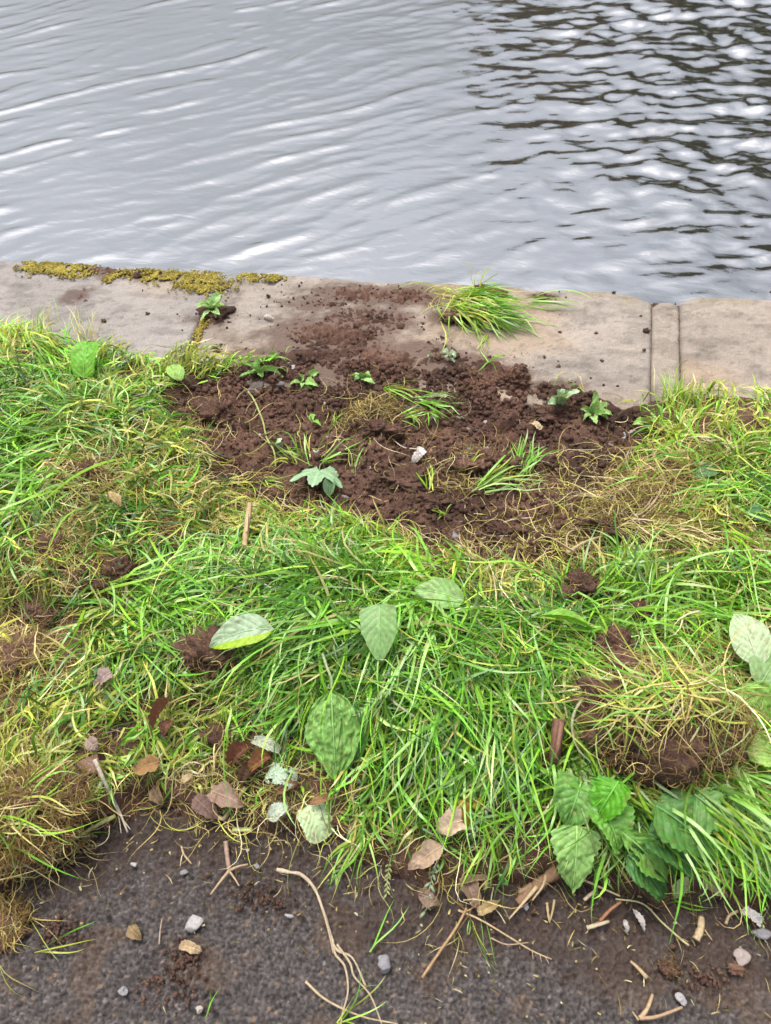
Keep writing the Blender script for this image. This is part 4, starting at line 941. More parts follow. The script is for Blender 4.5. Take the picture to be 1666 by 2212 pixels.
seed_head('green grass seed head left of the hanging sprig', [(790,1790,.03),(770,1830,.014),(745,1862,.01),(726,1895,.006)], (.25,.36,.12), 11, .013, 372)
seed_head('long pale seed head lying across the green grass', [(1180,1560,.08),(1110,1650,.075),(1060,1730,.06),(1020,1800,.045)], (.34,.44,.24), 22, .013, 373)
seed_head('drooping feathery seed head beside the plantain leaf', [(900,1460,.10),(860,1480,.10),(810,1510,.09),(770,1545,.08)], (.28,.42,.15), 18, .011, 374)
seed_head('yellow-green seed head hanging at the path edge', [(860,1800,.03),(845,1850,.015),(838,1890,.01),(836,1930,.006)], (.34,.38,.14), 14, .010, 375)

# ------------------------------------------------------------------ small weeds
def weed(label, u, v, leaves, col, pr_='lance', w=.022, off=.0, seed=1, soil=None, name='weed_plant'):
    rg = np.random.default_rng(seed); b = G(u, v, off); root = empty(name, b, label, 'weed'); org = tuple(root.location)
    for k, (du, dv, z, ww) in enumerate(leaves):
        t = G(u+du*.85*rg.uniform(.7, 1.15)+rg.normal(0, 5), v+dv*.85*rg.uniform(.7, 1.15)+rg.normal(0, 4), off+z*rg.uniform(.5, 1.2)); c = np.array(col)*rg.uniform(1.0, 1.5)
        V, F, C, sp = leaf_geo(b+np.array([0, 0, .004]), t, ww*w*.74*rg.uniform(.7, 1.2), prof=pr_, col=tuple(c), crinkle=.003, cup=rg.uniform(.1, .8), arch=rg.uniform(.002, .016), roll=rg.normal(0, .4), bow=rg.normal(0, .006), seed=seed*7+k, serr=.30, ragged=.2, n=18, mm=9)
        lf = part('leaf', V, F, M_LEAF, root, C); Vt, Q, T = tube(sp[:-2], np.linspace(.0011, .0004, len(sp)-2), 4); part('midrib', Vt, [Q, T], M_LEAF, lf, tuple(np.clip(c*1.3+.06, 0, 1)), org=org)
    if soil:
        V, F = clod_geo(b, soil, seed+50, 3, .4, .3); part('root_soil', V, F, M_SOIL, root)
    return root
weed('small leafy weed rooted in the left stone joint', 462, 672, [(-42,-4,.02,1.1),(-28,26,.01,.9),(-6,-34,.03,1.0),(26,-40,.04,1.2),(40,-14,.03,.9),(24,12,.02,1.0),(-10,30,.01,.8),(14,-18,.05,1.0),(-20,-24,.04,.8)], (.27,.42,.16), 'ovate', .030, .006, 401, (.05,.035,.014))
weed('rosette of narrow leaves at the top left rim of bare soil', 560, 806, [(-55,8,.02,1),(-38,-18,.03,1),(-8,-26,.04,1.1),(28,-22,.035,1.1),(60,-6,.02,1.2),(46,12,.015,1),(8,16,.01,.9),(-30,14,.01,.9)], (.21,.39,.10), 'lance', .026, .006, 402)
weed('rosette with a red bent stem on the upper bare soil', 656, 832, [(-20,-38,.045,.9),(34,-34,.04,1.1),(38,0,.015,1.2),(-42,-8,.02,.9),(20,10,.01,1),(-14,6,.01,.7)], (.25,.42,.12), 'lance', .024, .004, 403)
weed('pair of upright seedlings at the stone edge of the bare soil', 782, 820, [(4,-28,.06,1.2),(-26,-8,.015,1.1),(22,6,.02,1.2),(38,14,.015,1),(-14,6,.01,.9)], (.25,.43,.13), 'ovate', .024, .004, 404)
weed('grey-green prickly thistle standing at the right end of bare soil', 1206, 880, [(-14,-44,.07,1.2),(18,-60,.08,1.2),(52,-44,.05,1.3),(34,-18,.04,1.2),(8,-30,.07,1.3),(-24,-16,.04,1),(6,8,.01,1),(-8,-58,.09,1)], (.30,.43,.25), 'ovate', .032, .004, 405)
weed('dandelion with toothed leaves at the right end of bare soil', 1276, 896, [(24,-48,.07,1.0),(-36,-22,.03,.9),(58,2,.02,1.2),(44,22,.01,1.1),(-20,14,.01,.9),(-6,-30,.05,.9),(50,-22,.04,.9),(18,26,.01,1)], (.25,.40,.13), 'lance', .028, .004, 406)
weed('little clover seedling in the bare soil under the rosettes', 676, 912, [(12,-12,.015,1),(16,4,.01,1),(-10,6,.01,.8)], (.22,.43,.08), 'ovate', .018, .004, 407)
weed('tiny grey-green sprout on the soil covered stone', 970, 776, [(-6,-14,.02,1),(12,-10,.02,1),(14,4,.01,1),(-10,4,.01,1)], (.36,.45,.30), 'ovate', .018, .004, 408)
weed('tiny leaf pair beside the sprout on the soil covered stone', 930, 775, [(2,-12,.015,1),(-6,2,.01,.8)], (.36,.46,.26), 'ovate', .012, .004, 409)
weed('dandelion leaves at the right edge of the straw', 1392, 922, [(-34,2,.03,1),(-10,-18,.04,1.1),(26,-6,.03,1),(16,14,.01,.9)], (.24,.42,.09), 'lance', .026, .006, 410)
weed('small bright leaf cluster hanging by the path', 1084, 1912, [(12,-18,.02,1),(-2,-30,.03,1.1),(20,6,.01,.8)], (.22,.42,.12), 'ovate', .018, .004, 411)
weed('low round-leaved seedling at the left rim of bare soil', 596, 962, [(10,-10,.012,1),(14,6,.01,1),(-12,-2,.01,.9)], (.34,.45,.26), 'ovate', .014, .004, 412)

# ------------------------------------------------------------------ stems, twigs, roots, bark
stem('bare_root', 'long pale forked root lying across the path', 'root', [(598,1878,.006),(625,1884,.006),(652,1890,.006),(680,1920,.006),(700,1972,.006),(716,2022,.006),(728,2052,.006),(762,2070,.006),(790,2130,.006)],   .0032, .0016, (.47,.375,.27),
     [([(716,2022,.006),(724,2060,.006),(745,2088,.007),(752,2140,.006),(740,2190,.005),(735,2225,.005)], .0022, .0012), ([(728,2040,.007),(756,2080,.008),(766,2110,.007),(800,2150,.006),(825,2212,.005)], .002, .0011), ([(700,1972,.007),(712,2020,.009),(720,2060,.008)], .0018, .0008)], knobby=.4, col2=(.42,.33,.22))
stem('forked_twig', 'brown forked twig with pale ends on the path', 'twig', [(488,1818,.008),(491,1848,.008),(496,1882,.007)], .0042, .0034, (.30,.20,.15), [([(496,1880,.008),(478,1902,.007),(455,1932,.005)], .003, .0016, (.40,.29,.17)), ([(496,1880,.008),(515,1872,.007),(536,1867,.006)], .0028, .0016, (.36,.25,.15)), ([(494,1880,.008),(506,1896,.006),(517,1914,.005)], .0022, .0012, (.40,.30,.19))], knobby=.25)
stem('dead_stalk', 'straight brown plant stem slanting across the path', 'stem', [(1008,1962,.014),(985,2005,.012),(950,2056,.010),(912,2112,.006)], .0020, .0026, (.36,.23,.12), [([(1000,1972,.013),(1020,1962,.013),(1032,1952,.012)], .0014, .0008)], knobby=.2)
stem('dead_stalk', 'long thin tan stem ending in fine rootlets on the path', 'stem', [(990,1966,.008),(1040,1988,.008),(1100,2024,.006),(1150,2054,.006),(1192,2072,.005)], .0019, .0009, (.45,.32,.18), [([(1150,2054,.006),(1152,2072,.004)], .0007, .0004), ([(1166,2060,.006),(1170,2078,.004)], .0007, .0004), ([(1178,2066,.006),(1186,2082,.004)], .0007, .0004)])
stem('bark_strip', 'weathered brown bark strip with split pale end at the path edge', 'bark', [(1204,1880,.014),(1170,1905,.014),(1140,1930,.013),(1118,1950,.010)], .0115, .0075, (.22,.13,.075), [([(1160,1915,.020),(1135,1945,.016),(1100,1985,.008)], .004, .0012, (.46,.35,.21)), ([(1180,1890,.022),(1172,1915,.024),(1150,1945,.018)], .003, .0015, (.42,.31,.18)), ([(1150,1912,.016),(1120,1928,.012)], .006, .003, (.25,.16,.09))], flat=.5, knobby=.3, pname='bark_body', fname='splinter')
stem('bark_piece', 'reddish rotten bark piece hanging beside the big turf clod', 'bark', [(1208,1556,.075),(1203,1600,.075),(1196,1650,.06)], .011, .008, (.15,.075,.05), [([(1214,1560,.09),(1206,1610,.092),(1200,1640,.08)], .005, .003, (.21,.11,.07))], flat=.55, knobby=.3, pname='bark_body', fname='splinter')
stem('dry_stalk', 'short upright straw-coloured stalk at the lower rim of bare soil', 'stalk', [(528,1180,.05),(533,1140,.06),(540,1086,.07)], .0060, .0055, (.44,.31,.16), [([(533,1150,.067),(536,1110,.073)], .0025, .002, (.50,.38,.22))], flat=.5, knobby=.3, fname='splinter')
for q in FOOT[:0]: pass
FOOT.append((*G(533,1140,.05)[:2], .02, .03)); FOOT.append((*G(1203,1600,.06)[:2], .03, .045))
stem('dry_reed', 'pale grey split reed stems reaching from grass onto the path', 'reed', [(205,1640,.05),(222,1680,.03),(242,1720,.012),(258,1752,.007),(276,1798,.006)], .0042, .0016, (.46,.40,.31), [([(240,1715,.016),(256,1755,.010),(282,1792,.006)], .0018, .0009), ([(246,1728,.012),(256,1760,.008),(262,1800,.005)], .0016, .0008)], flat=.5)
stem('straw_stalk', 'thick yellow-green straw at the edge of the fibrous clod', 'stalk', [(250,1762,.012),(205,1785,.018),(160,1812,.026),(105,1835,.03)], .0042, .0030, (.42,.42,.15), mat_=M_GRASS)
stem('straw_stalk', 'pale curved straw at the lower left of the fibrous clod', 'stalk', [(0,1822,.05),(10,1850,.055),(30,1872,.05),(62,1868,.045)], .003, .0022, (.55,.45,.28), mat_=M_DRY)
stem('straw_stalk', 'bent thick straw forming a corner among brown leaves', 'stalk', [(462,1756,.012),(482,1768,.012),(500,1745,.014),(530,1700,.02)], .0042, .0038, (.42,.32,.18), flat=.6)
stem('straw_stalk', 'short flat green straw left of the whitish leaf scrap', 'stalk', [(502,1792,.012),(545,1792,.012)], .0044, .004, (.36,.42,.14), mat_=M_GRASS, flat=.4)
stem('straw_stalk', 'thin tan straw across the right end of the path edge', 'stalk', [(1255,1898,.016),(1300,1918,.012),(1340,1936,.008)], .0022, .0016, (.48,.38,.22))
stem('straw_stalk', 'wiry yellow straw running down to the white stalk', 'stalk', [(1330,1942,.006),(1388,1952,.006),(1430,1992,.006),(1470,2028,.006),(1488,2042,.005)], .0014, .0018, (.42,.38,.19))
stem('brown_twig', 'short red-brown twig below the broad leaves', 'twig', [(1342,1948,.008),(1318,1966,.008),(1296,1990,.007)], .0022, .0030, (.30,.14,.075))
stem('broken_stalk', 'short cream broken stalk left of the paper shred', 'stalk', [(1268,2004,.007),(1290,1998,.007),(1316,1990,.006)], .0036, .0024, (0.429,0.359,0.234), flat=.6, knobby=.2)
stem('broken_stalk', 'upright cream broken stalk on the right of the path', 'stalk', [(1504,2030,.010),(1514,2006,.010),(1516,1980,.010)], .0062, .0048, (0.437,0.335,0.195), flat=.6, knobby=.25)
stem('broken_stalk', 'curved tan stalk end near the right path edge', 'stalk', [(1568,1996,.008),(1576,1978,.008),(1594,1968,.008)], .0026, .0022, (0.359,0.265,0.164))
stem('broken_stalk', 'thin tan splinter beside the upright cream stalk', 'stalk', [(1522,2008,.006),(1538,2030,.005)], .0014, .001, (0.359,0.273,0.156))
stem('broken_stalk', 'cream chip of stalk in the litter under broad leaves', 'stalk', [(1262,1944,.008),(1288,1922,.009)], .003, .0026, (0.406,0.328,0.218), flat=.5)
stem('catkin_scrap', 'forked tan catkin scrap on the path under the bark', 'stalk', [(1182,1950,.006),(1184,1972,.006),(1188,1994,.005)], .0024, .0014, (0.351,0.265,0.133), [([(1198,1944,.006),(1194,1968,.006),(1188,1990,.005)], .0024, .0014)], knobby=.5)
stem('straw_stalk', 'wiry tan straw loop left of the catkin scrap', 'stalk', [(1066,1916,.008),(1062,1950,.006),(1080,1975,.006),(1092,1995,.005)], .0011, .0009, (.46,.40,.24))
stem('straw_stalk', 'thin tan stem scrap below the crossed stems', 'stalk', [(1060,2026,.005),(1095,2040,.005),(1142,2036,.005)], .0012, .0009, (.36,.26,.16))
stem('dry_stalk', 'tan forked stalk at the bottom right of the path', 'stalk', [(1382,2200,.008),(1398,2180,.008),(1410,2148,.008)], .0036, .0022, (.40,.29,.17), [([(1382,2200,.008),(1420,2196,.009),(1474,2176,.006)], .003, .0022, (.36,.24,.14)), ([(1380,2204,.006),(1366,2185,.005)], .002, .001)], knobby=.25)
stem('dead_stalk', 'small tan stem with husk left of the shaggy soil lump', 'stem', [(1362,2076,.006),(1378,2090,.006),(1398,2112,.005)], .0018, .0040, (.40,.29,.17), flat=.6)
stem('dead_stalk', 'thin tan stem lying along the bottom middle of the path', 'stem', [(660,2120,.005),(705,2160,.005),(780,2195,.005),(860,2212,.005)], .0022, .001, (.42,.33,.2))
stem('dead_stalk', 'upright thin dead stem on the left path', 'stem', [(344,2040,.005),(346,2012,.005),(350,1985,.005)], .0014, .001, (.36,.27,.2))
stem('dead_stalk', 'knotted tan scrap of stem above the oval pebble', 'stem', [(392,1828,.006),(398,1846,.006),(414,1866,.005)], .0016, .0012, (.42,.30,.17), knobby=.4)
stem('grass_runner', 'yellow-green runner with rootlets trailing down the bare soil', 'runner', [(536,846,.012),(550,866,.012),(568,910,.010),(576,945,.010),(592,975,.010),(596,1010,.008)], .0028, .0022, (.42,.46,.16), [([(556,880,.010),(546,900,.006)], .0012, .0006), ([(574,938,.012),(590,930,.012)], .0016, .0008), ([(584,960,.010),(566,945,.008),(548,930,.006)], .0014, .0008)], mat_=M_GRASS)
stem('bare_root', 'thin white root trailing to the papery leaf scrap', 'root', [(830,930,.010),(850,950,.010),(872,966,.010),(900,970,.012)], .0010, .0016, (.55,.46,.36))
stem('bare_root', 'orange root strand from the root tangle', 'root', [(790,860,.015),(830,880,.015),(850,915,.012),(880,945,.008)], .0014, .0008, (.42,.28,.14))
stem('bare_root', 'pale thin root below the bent grass tuft', 'root', [(1050,1118,.008),(1075,1130,.008),(1110,1122,.010),(1150,1118,.01)], .0010, .0014, (.58,.48,.34))
stem('bare_root', 'thick tan root cord over the lower right of bare soil', 'root', [(1225,1195,.03),(1262,1172,.035),(1320,1150,.035),(1400,1098,.035),(1440,1040,.03)], .0045, .0022, (.40,.30,.17), [([(1225,1195,.03),(1230,1150,.03),(1290,1140,.03)], .003, .001), ([(1240,1190,.03),(1180,1160,.02),(1130,1185,.014)], .002, .001), ([(1300,1155,.038),(1370,1130,.04),(1430,1080,.035)], .003, .0015), ([(1310,1158,.034),(1380,1112,.036),(1420,1060,.034)], .003, .0012)], knobby=.25)
for k, (lab, pts, c, r) in enumerate([
    ('looping pale straw over the left face of the big turf clod', [(1330,1480,.10),(1270,1500,.10),(1238,1550,.095),(1245,1610,.08),(1280,1650,.06)], (.46,.48,.26), .0034),
    ('brown root strand curving across the big turf clod', [(1290,1660,.05),(1340,1640,.08),(1380,1600,.10),(1420,1560,.12),(1440,1520,.12)], (.34,.22,.12), .0028),
    ('long thin root looping under the big turf clod', [(1300,1640,.04),(1380,1665,.035),(1460,1660,.035),(1560,1630,.05)], (.40,.32,.20), .0018),
    ('green strap blade hanging over the front of the turf clod', [(1450,1500,.13),(1456,1540,.13),(1462,1590,.11),(1462,1640,.06)], (.24,.36,.13), .0036),
    ('second green blade hanging down the turf clod', [(1400,1560,.12),(1430,1600,.115),(1445,1640,.08),(1436,1690,.04)], (.28,.40,.12), .0030),
    ('pale green wide blade running from clod to the broad leaves', [(1380,1660,.07),(1430,1700,.075),(1500,1745,.07),(1570,1790,.05)], (.30,.42,.20), .0042),
    ('tall pale stem crossing in front of the broad-leaved weed', [(1232,1660,.08),(1262,1760,.08),(1285,1830,.06),(1305,1905,.03)], (.28,.40,.13), .0026),
    ('yellow straw loop left of the big turf clod', [(1200,1680,.07),(1222,1705,.075),(1260,1715,.07),(1300,1705,.06)], (.50,.48,.20), .0026)]):
    stem('grass_strand', lab, 'grass blade', pts, r, r*.5, c, mat_=M_GRASS, flat=.25, pname='blade')

# ------------------------------------------------------------------ stones and pebbles
for i, (lab, u, v, r, col, ro) in enumerate([
    ('white angular stone on the dark path', 420, 1996, (.0150,.0165,.0120), (.52,.49,.48), .3), ('grey angular stone on the path right of the long root', 829, 2084, (.0150,.0165,.0110), (.34,.33,.345), .6),
    ('small white pebble on the path under the reeds', 291, 1868, (.0068,.005,.004), (.58,.54,.52), .2), ('flat oval grey pebble left of the forked twig', 398, 1884, (.0085,.005,.004), (.32,.31,.31), .3),
    ('small grey pebble on the lower left of the path', 266, 2140, (.010,.007,.005), (.33,.32,.33), -.2), ('small cream pebble near the bottom of the path', 430, 2182, (.0078,.006,.005), (.52,.47,.40), .3),
    ('grey flat pebble at the right side of the path', 1643, 2016, (.018,.009,.008), (.33,.32,.33), -.1), ('white oval pebble beside the shaggy soil lump', 1470, 2156, (.0078,.012,.005), (.46,.43,.44), .5),
    ('pale chip right of the long root', 626, 1978, (.009,.004,.003), (.45,.43,.42), 0), ('bluish grey chip below the bark', 1136, 1960, (.005,.0085,.004), (.26,.25,.28), .2),
    ('crusty white and brown stone chip on the right path', 1600, 2068, (.019,.013,.005), (.46,.38,.34), .6), ('tiny white chip left of the upright stalk', 1458, 1994, (.004,.003,.002), (.62,.58,.56), .6),
    ('pale pebble left of the forked twig top', 535, 1838, (.0042,.004,.003), (.55,.52,.5), 0), ('grey pebble at the dark path edge', 555, 1872, (.005,.0045,.003), (.27,.27,.29), 0)]):
    stone(lab, u, v, r, 500+i, col, ro)
for i, (lab, u, v, r, col, ro) in enumerate([
    ('bright white knobbly pebble above the lobed leaf', 683, 980, (.0120,.0130,.011), (.66,.61,.57), .3), ('pale grey pebble left of the white knobbly one', 601, 962, (.0105,.0110,.009), (.46,.43,.40), .2),
    ('small pale pebble below the rosettes', 606, 874, (.0082,.0085,.006), (.50,.47,.46), .1), ('pale round pebble right of the clover seedling', 702, 874, (.0062,.007,.006), (.52,.49,.48), 0),
    ('white pebble at the stone side of the rosette', 634, 796, (.010,.009,.008), (.54,.50,.50), .3), ('long grey pebble beside the white one at the rim', 620, 788, (.010,.006,.006), (.45,.42,.42), .5),
    ('large brown-grey cobble half buried under the runner', 556, 846, (.020,.034,.018), (.15,.125,.115), -.5), ('brown stone flat in the soil below the rim', 604, 830, (.020,.011,.010), (.22,.18,.165), -.1),
    ('small pale pebble in the middle of the bare soil', 734, 944, (.0055,.005,.004), (.50,.46,.44), 0), ('pinkish pebble near the middle of the bare soil', 706, 946, (.0055,.005,.004), (.47,.38,.35), 0),
    ('grey pebble right of the white papery scrap', 1050, 970, (.0098,.0098,.007), (.40,.38,.38), .1), ('flat pebble left of the grey one by the papery scrap', 1014, 972, (.0105,.0055,.005), (.34,.30,.29), .2),
    ('cream pebble in the right half of bare soil', 1030, 930, (.0115,.0065,.005), (.52,.43,.38), -.2), ('tan pebble beside the cream one', 1012, 930, (.0100,.0060,.005), (.36,.29,.27), -.2),
    ('pale pebble above the cream one', 1048, 914, (.0085,.008,.006), (.46,.40,.38), .2), ('grey flat stone in the upper right of bare soil', 990, 906, (.0150,.009,.008), (.30,.26,.255), .1),
    ('grey pebble below the trailing grass strand', 938, 902, (.010,.0075,.006), (.36,.32,.32), 0), ('pebble next to the trailing grass strand tips', 962, 856, (.0095,.008,.006), (.33,.29,.29), .4),
    ('small grey pebble below the lobed leaf', 746, 1074, (.0105,.006,.005), (.30,.27,.26), 0), ('tiny white pebble right of the lobed leaf', 800, 1012, (.0045,.005,.004), (.56,.48,.45), 0),
    ('bluish white stone chip at the right rim of bare soil', 1346, 942, (.0075,.0115,.006), (.48,.49,.52), .2), ('grey pebble left of the bluish white chip', 1318, 962, (.010,.006,.005), (.40,.36,.35), -.2),
    ('pink-white pebble at the end of the bare soil', 1366, 934, (.012,.008,.006), (.52,.44,.42), .4), ('dark flat pebble at the right rim', 1378, 918, (.010,.006,.005), (.20,.18,.20), 0),
    ('pale stone chip at the lower rim of bare soil', 984, 1158, (.011,.017,.007), (.30,.27,.29), .1), ('white quartz chip on soil near the left runner', 562, 940, (.004,.004,.003), (.62,.57,.55), 0)]):
    stone(lab, u, v, r, 540+i, col, ro, off=-.002 if r[0] < .012 else -.006)

# ------------------------------------------------------------------ moss on the stone rim
def moss(label, spots, n, seed, parent=None):
    rg = np.random.default_rng(seed); D, F = ico(1); X = []
    for u, v, rx, ry, k in spots:
        p = pix(u, v); m_ = int(n*k*1.25); X.append(np.column_stack([p[0]+rx*np.clip(rg.normal(0, .55, m_), -1.4, 1.4), p[1]+ry*np.clip(rg.normal(0, .6, m_), -1.6, 1.4)]))
    X = np.vstack(X); X = X[X[:, 1] < Y_FRONT-.001]; X = X[fbm(X[:, 0]*45, X[:, 1]*45, 3, seed)+rg.normal(0, .07, len(X)) > .43]; N = len(X)
    r = rg.uniform(.0012, .0034, N); z = np.maximum(zg(X[:, 0], X[:, 1]), 0)-.012*np.clip(1-(Y_FRONT-X[:, 1])/.018, 0, 1)**2+r*.5+.006*fbm(X[:, 0]*50, X[:, 1]*50, 2, seed+3)
    V = D[None]*(1+.8*(rg.random((N, len(D)))-.5))[..., None]*r[:, None, None]*np.array([1.2, 1.2, .6])+np.column_stack([X, z])[:, None]
    C = np.repeat((np.array([.275, .220, .042])*np.exp(rg.normal(0, .22, (N, 1)))*(.55+.9*fbm(X[:, 0]*30, X[:, 1]*30, 3, seed+8))[:, None])*np.array([1, 1, 1])*(1-.35*(rg.random((N, 1)) < .2)), len(D), 0)
    c0 = np.array([X[:, 0].mean(), X[:, 1].mean(), 0])
    single('moss_cushion', V.reshape(-1, 3), (np.arange(N)[:, None, None]*len(D)+F[None]).reshape(-1, 3), M_MOSS, c0, label, 'moss', C.reshape(-1, 3))['kind'] = 'stuff'
moss('thick yellow moss cushion on the rim of the left stone', [(120,580,.09,.035,1.0),(80,578,.05,.028,.35),(165,588,.05,.03,.3)], 1500, 601)
moss('yellow moss band on the rim left of the joint', [(360,600,.12,.028,1.0),(425,606,.10,.045,1.0),(300,592,.06,.02,.25),(240,600,.03,.03,.18),(450,625,.06,.04,.4)], 1300, 602)
moss('small moss patch on the rim right of the joint', [(548,600,.05,.018,.6),(590,602,.03,.016,.3)], 700, 603)
moss('thin moss lining the left stone joint', [(444,690,.012,.05,.5),(432,720,.012,.05,.5),(420,745,.010,.04,.3)], 420, 604)

# ------------------------------------------------------------------ grass: control points (place, lie of the blades in the photograph, length, lift, colours, density)
CP = [
 (60,760,60,.10,.6,'YYGSL',.9),(180,790,80,.11,.6,'YGGL',.9),(320,795,40,.09,.45,'GYYL',.8),(450,802,30,.08,.4,'GYYL',.7),(560,800,20,.06,.4,'GL',.3),
 (60,880,200,.14,.5,'GGDP',1),(200,870,150,.13,.5,'GGYP',1),(330,855,20,.11,.4,'GYYL',.8),
 (60,980,210,.16,.45,'GPGD',1),(220,960,190,.14,.4,'GYGP',1),(345,945,10,.12,.35,'GYGS',.9),(430,1010,-20,.11,.3,'YSGY',.6),
 (60,1090,225,.19,.4,'GPGL',1),(190,1040,180,.09,.25,'SBYS',.7),(330,1060,-10,.13,.3,'YSGS',1),(450,1085,-10,.12,.25,'YSGS',.8),
 (25,1200,250,.19,.4,'PGGD',1),(130,1190,160,.10,.2,'BSDS',.6),(250,1160,-60,.13,.35,'DGDG',.9),(380,1160,160,.12,.3,'SYGBS',.9),(480,1130,170,.11,.3,'YSGY',.9),
 (40,1300,100,.12,.3,'YGBS',.7),(180,1300,200,.12,.3,'YGDS',.8),(330,1230,30,.12,.4,'GPYG',1),(450,1230,60,.12,.45,'GPGP',1),(560,1215,60,.13,.4,'PGGY',1),(560,1130,200,.10,.3,'YSYG',.9),
 (650,1112,180,.11,.3,'YYSL',.9),(750,1135,150,.10,.35,'YGSL',.8),(850,1175,160,.11,.35,'GYSL',.8),
 (700,1200,230,.16,.45,'PGGL',1),(850,1230,200,.16,.45,'GGYL',1),(950,1245,170,.12,.3,'GYSL',.9),(1050,1250,150,.10,.3,'YSGS',.8),(1150,1260,140,.10,.3,'YSYG',.8),(1250,1300,45,.13,.4,'GGDP',.9),
 (600,1300,228,.19,.4,'PGGP',1.1),(750,1300,212,.20,.45,'GGPL',1.2),(850,1340,200,.18,.45,'GGDL',1.1),
 (350,1330,-15,.19,.35,'GPGG',1),(470,1330,-20,.17,.35,'GGPL',1),(300,1420,250,.16,.4,'GGYL',1),(400,1400,-30,.17,.4,'GGDP',1),
 (70,1430,160,.10,.2,'BSYS',.6),(200,1450,240,.12,.3,'GYSY',.8),(100,1540,60,.12,.3,'YSGY',.8),(300,1540,60,.12,.35,'GYSG',.9),(450,1530,50,.12,.35,'GYGS',.9),(570,1550,80,.11,.35,'GYSL',.9),
 (600,1430,232,.22,.45,'GPGL',1.1),(700,1400,222,.22,.45,'GPDGG',1.2),(640,1540,250,.18,.4,'GGDL',1),
 (900,1420,280,.21,.5,'GGDP',1.1),(1000,1400,262,.20,.45,'GGDL',1.1),(1100,1400,205,.18,.45,'GGDP',1.1),(1200,1400,190,.17,.4,'DGGP',1),
 (900,1560,262,.21,.45,'GGDP',1.1),(1000,1560,270,.21,.45,'GDGG',1.1),(1100,1560,232,.23,.4,'GDPGY',1.1),(1160,1480,195,.18,.35,'GYDS',1),
 (900,1680,285,.17,.4,'GDGL',1),(1000,1690,280,.17,.4,'DGGP',1),(1100,1690,242,.20,.4,'GGDP',1),(1090,1780,270,.15,.35,'GGPY',.9),
 (1330,1250,50,.14,.45,'GGPY',1),(1450,1190,-20,.16,.18,'SBYSS',.9),(1600,1200,-35,.16,.25,'SYBGS',.9),(1310,1130,-150,.14,.15,'SBSBY',.22),(1440,1070,-140,.15,.15,'SBSBS',.35),(1550,1100,-60,.14,.25,'SYGS',.8),
 (1400,1290,30,.18,.4,'GGDPL',1),(1550,1280,-10,.20,.35,'GYDGG',1),(1640,1270,-60,.16,.3,'SYGG',.9),
 (1380,1350,20,.16,.35,'GYGD',1),(1500,1380,-60,.17,.4,'YYSGW',1),(1440,1440,-40,.15,.3,'YSYGW',.9),(1590,1330,-30,.16,.35,'DGYG',.9),
 (1290,1480,185,.17,.3,'YGSGS',.9),(1470,1490,10,.14,.2,'SYBS',.6),
 (1630,1000,95,.12,.45,'GYGL',1),(1450,900,85,.08,.6,'GLYL',.7),(1560,920,60,.065,.3,'YYSL',.5),(1640,930,70,.07,.35,'SYGL',.6),(1600,1090,-20,.15,.45,'GDGL',1),(1655,1120,-10,.15,.5,'GDPG',1),(1500,1010,200,.13,.3,'YSGS',.8),(1380,930,170,.09,.3,'YSGL',.5),
 (1350,1750,-50,.19,.4,'GGDP',1),(1500,1740,-35,.20,.4,'GPGLD',.8),(1600,1750,-60,.18,.4,'GGDLY',.8),(1450,1820,-45,.16,.35,'GPGLD',.55),(1640,1840,-60,.18,.35,'GGDG',1),(1640,1650,-20,.17,.4,'GGYL',1),(1240,1690,-90,.18,.35,'GPYD',.9),
 (60,1640,60,.11,.3,'YSGYS',.8),(60,1740,20,.11,.25,'SBYSB',.7),(150,1650,70,.12,.35,'YGYSL',.9),(250,1640,-60,.12,.35,'YGSGL',.9),(350,1660,-80,.12,.35,'GYGLS',.9),(420,1600,60,.11,.35,'GYSL',.9),(470,1700,-70,.09,.25,'SGYSB',.30),(100,1830,20,.08,.2,'BSYSB',.4),(50,1880,10,.06,.15,'BSBS',.25),
 (600,1730,-70,.07,.2,'SBGYS',.13),(700,1760,-80,.08,.3,'GYSGL',.22),(850,1770,-100,.12,.3,'GGYSL',.85),(950,1830,-90,.10,.3,'GYSGS',.35),(1050,1850,-95,.11,.3,'GGYSL',.4),(800,1660,-100,.15,.4,'GGYDL',1),(1180,1860,-80,.10,.25,'GYSB',.22),
]
CP = [(c[0], c[1], c[2], c[3], c[4], c[5]+('DGD' if 560 < c[0] < 1260 and 1290 < c[1] < 1800 else 'D' if c[0] < 520 and 850 < c[1] < 1560 and 'G' in c[5] else ''), c[6]) for c in CP]
def cp_fields(x, y):
    cx = np.array([pix(c[0], c[1], .03)[0] for c in CP]); cy = np.array([pix(c[0], c[1], .03)[1] for c in CP])
    ca = np.array([img_dir(c[0], c[1], c[2]) for c in CP])
    d2 = (x[:, None]-cx)**2+(y[:, None]-cy)**2+.0009
    w = d2**-2.0; w /= w.sum(1, keepdims=True)
    ang = np.arctan2((w*np.sin(ca)).sum(1), (w*np.cos(ca)).sum(1))
    L = w@np.array([c[3] for c in CP]); li = w@np.array([c[4] for c in CP]); den = w@np.array([c[6] for c in CP])
    return ang, L, li, den, w

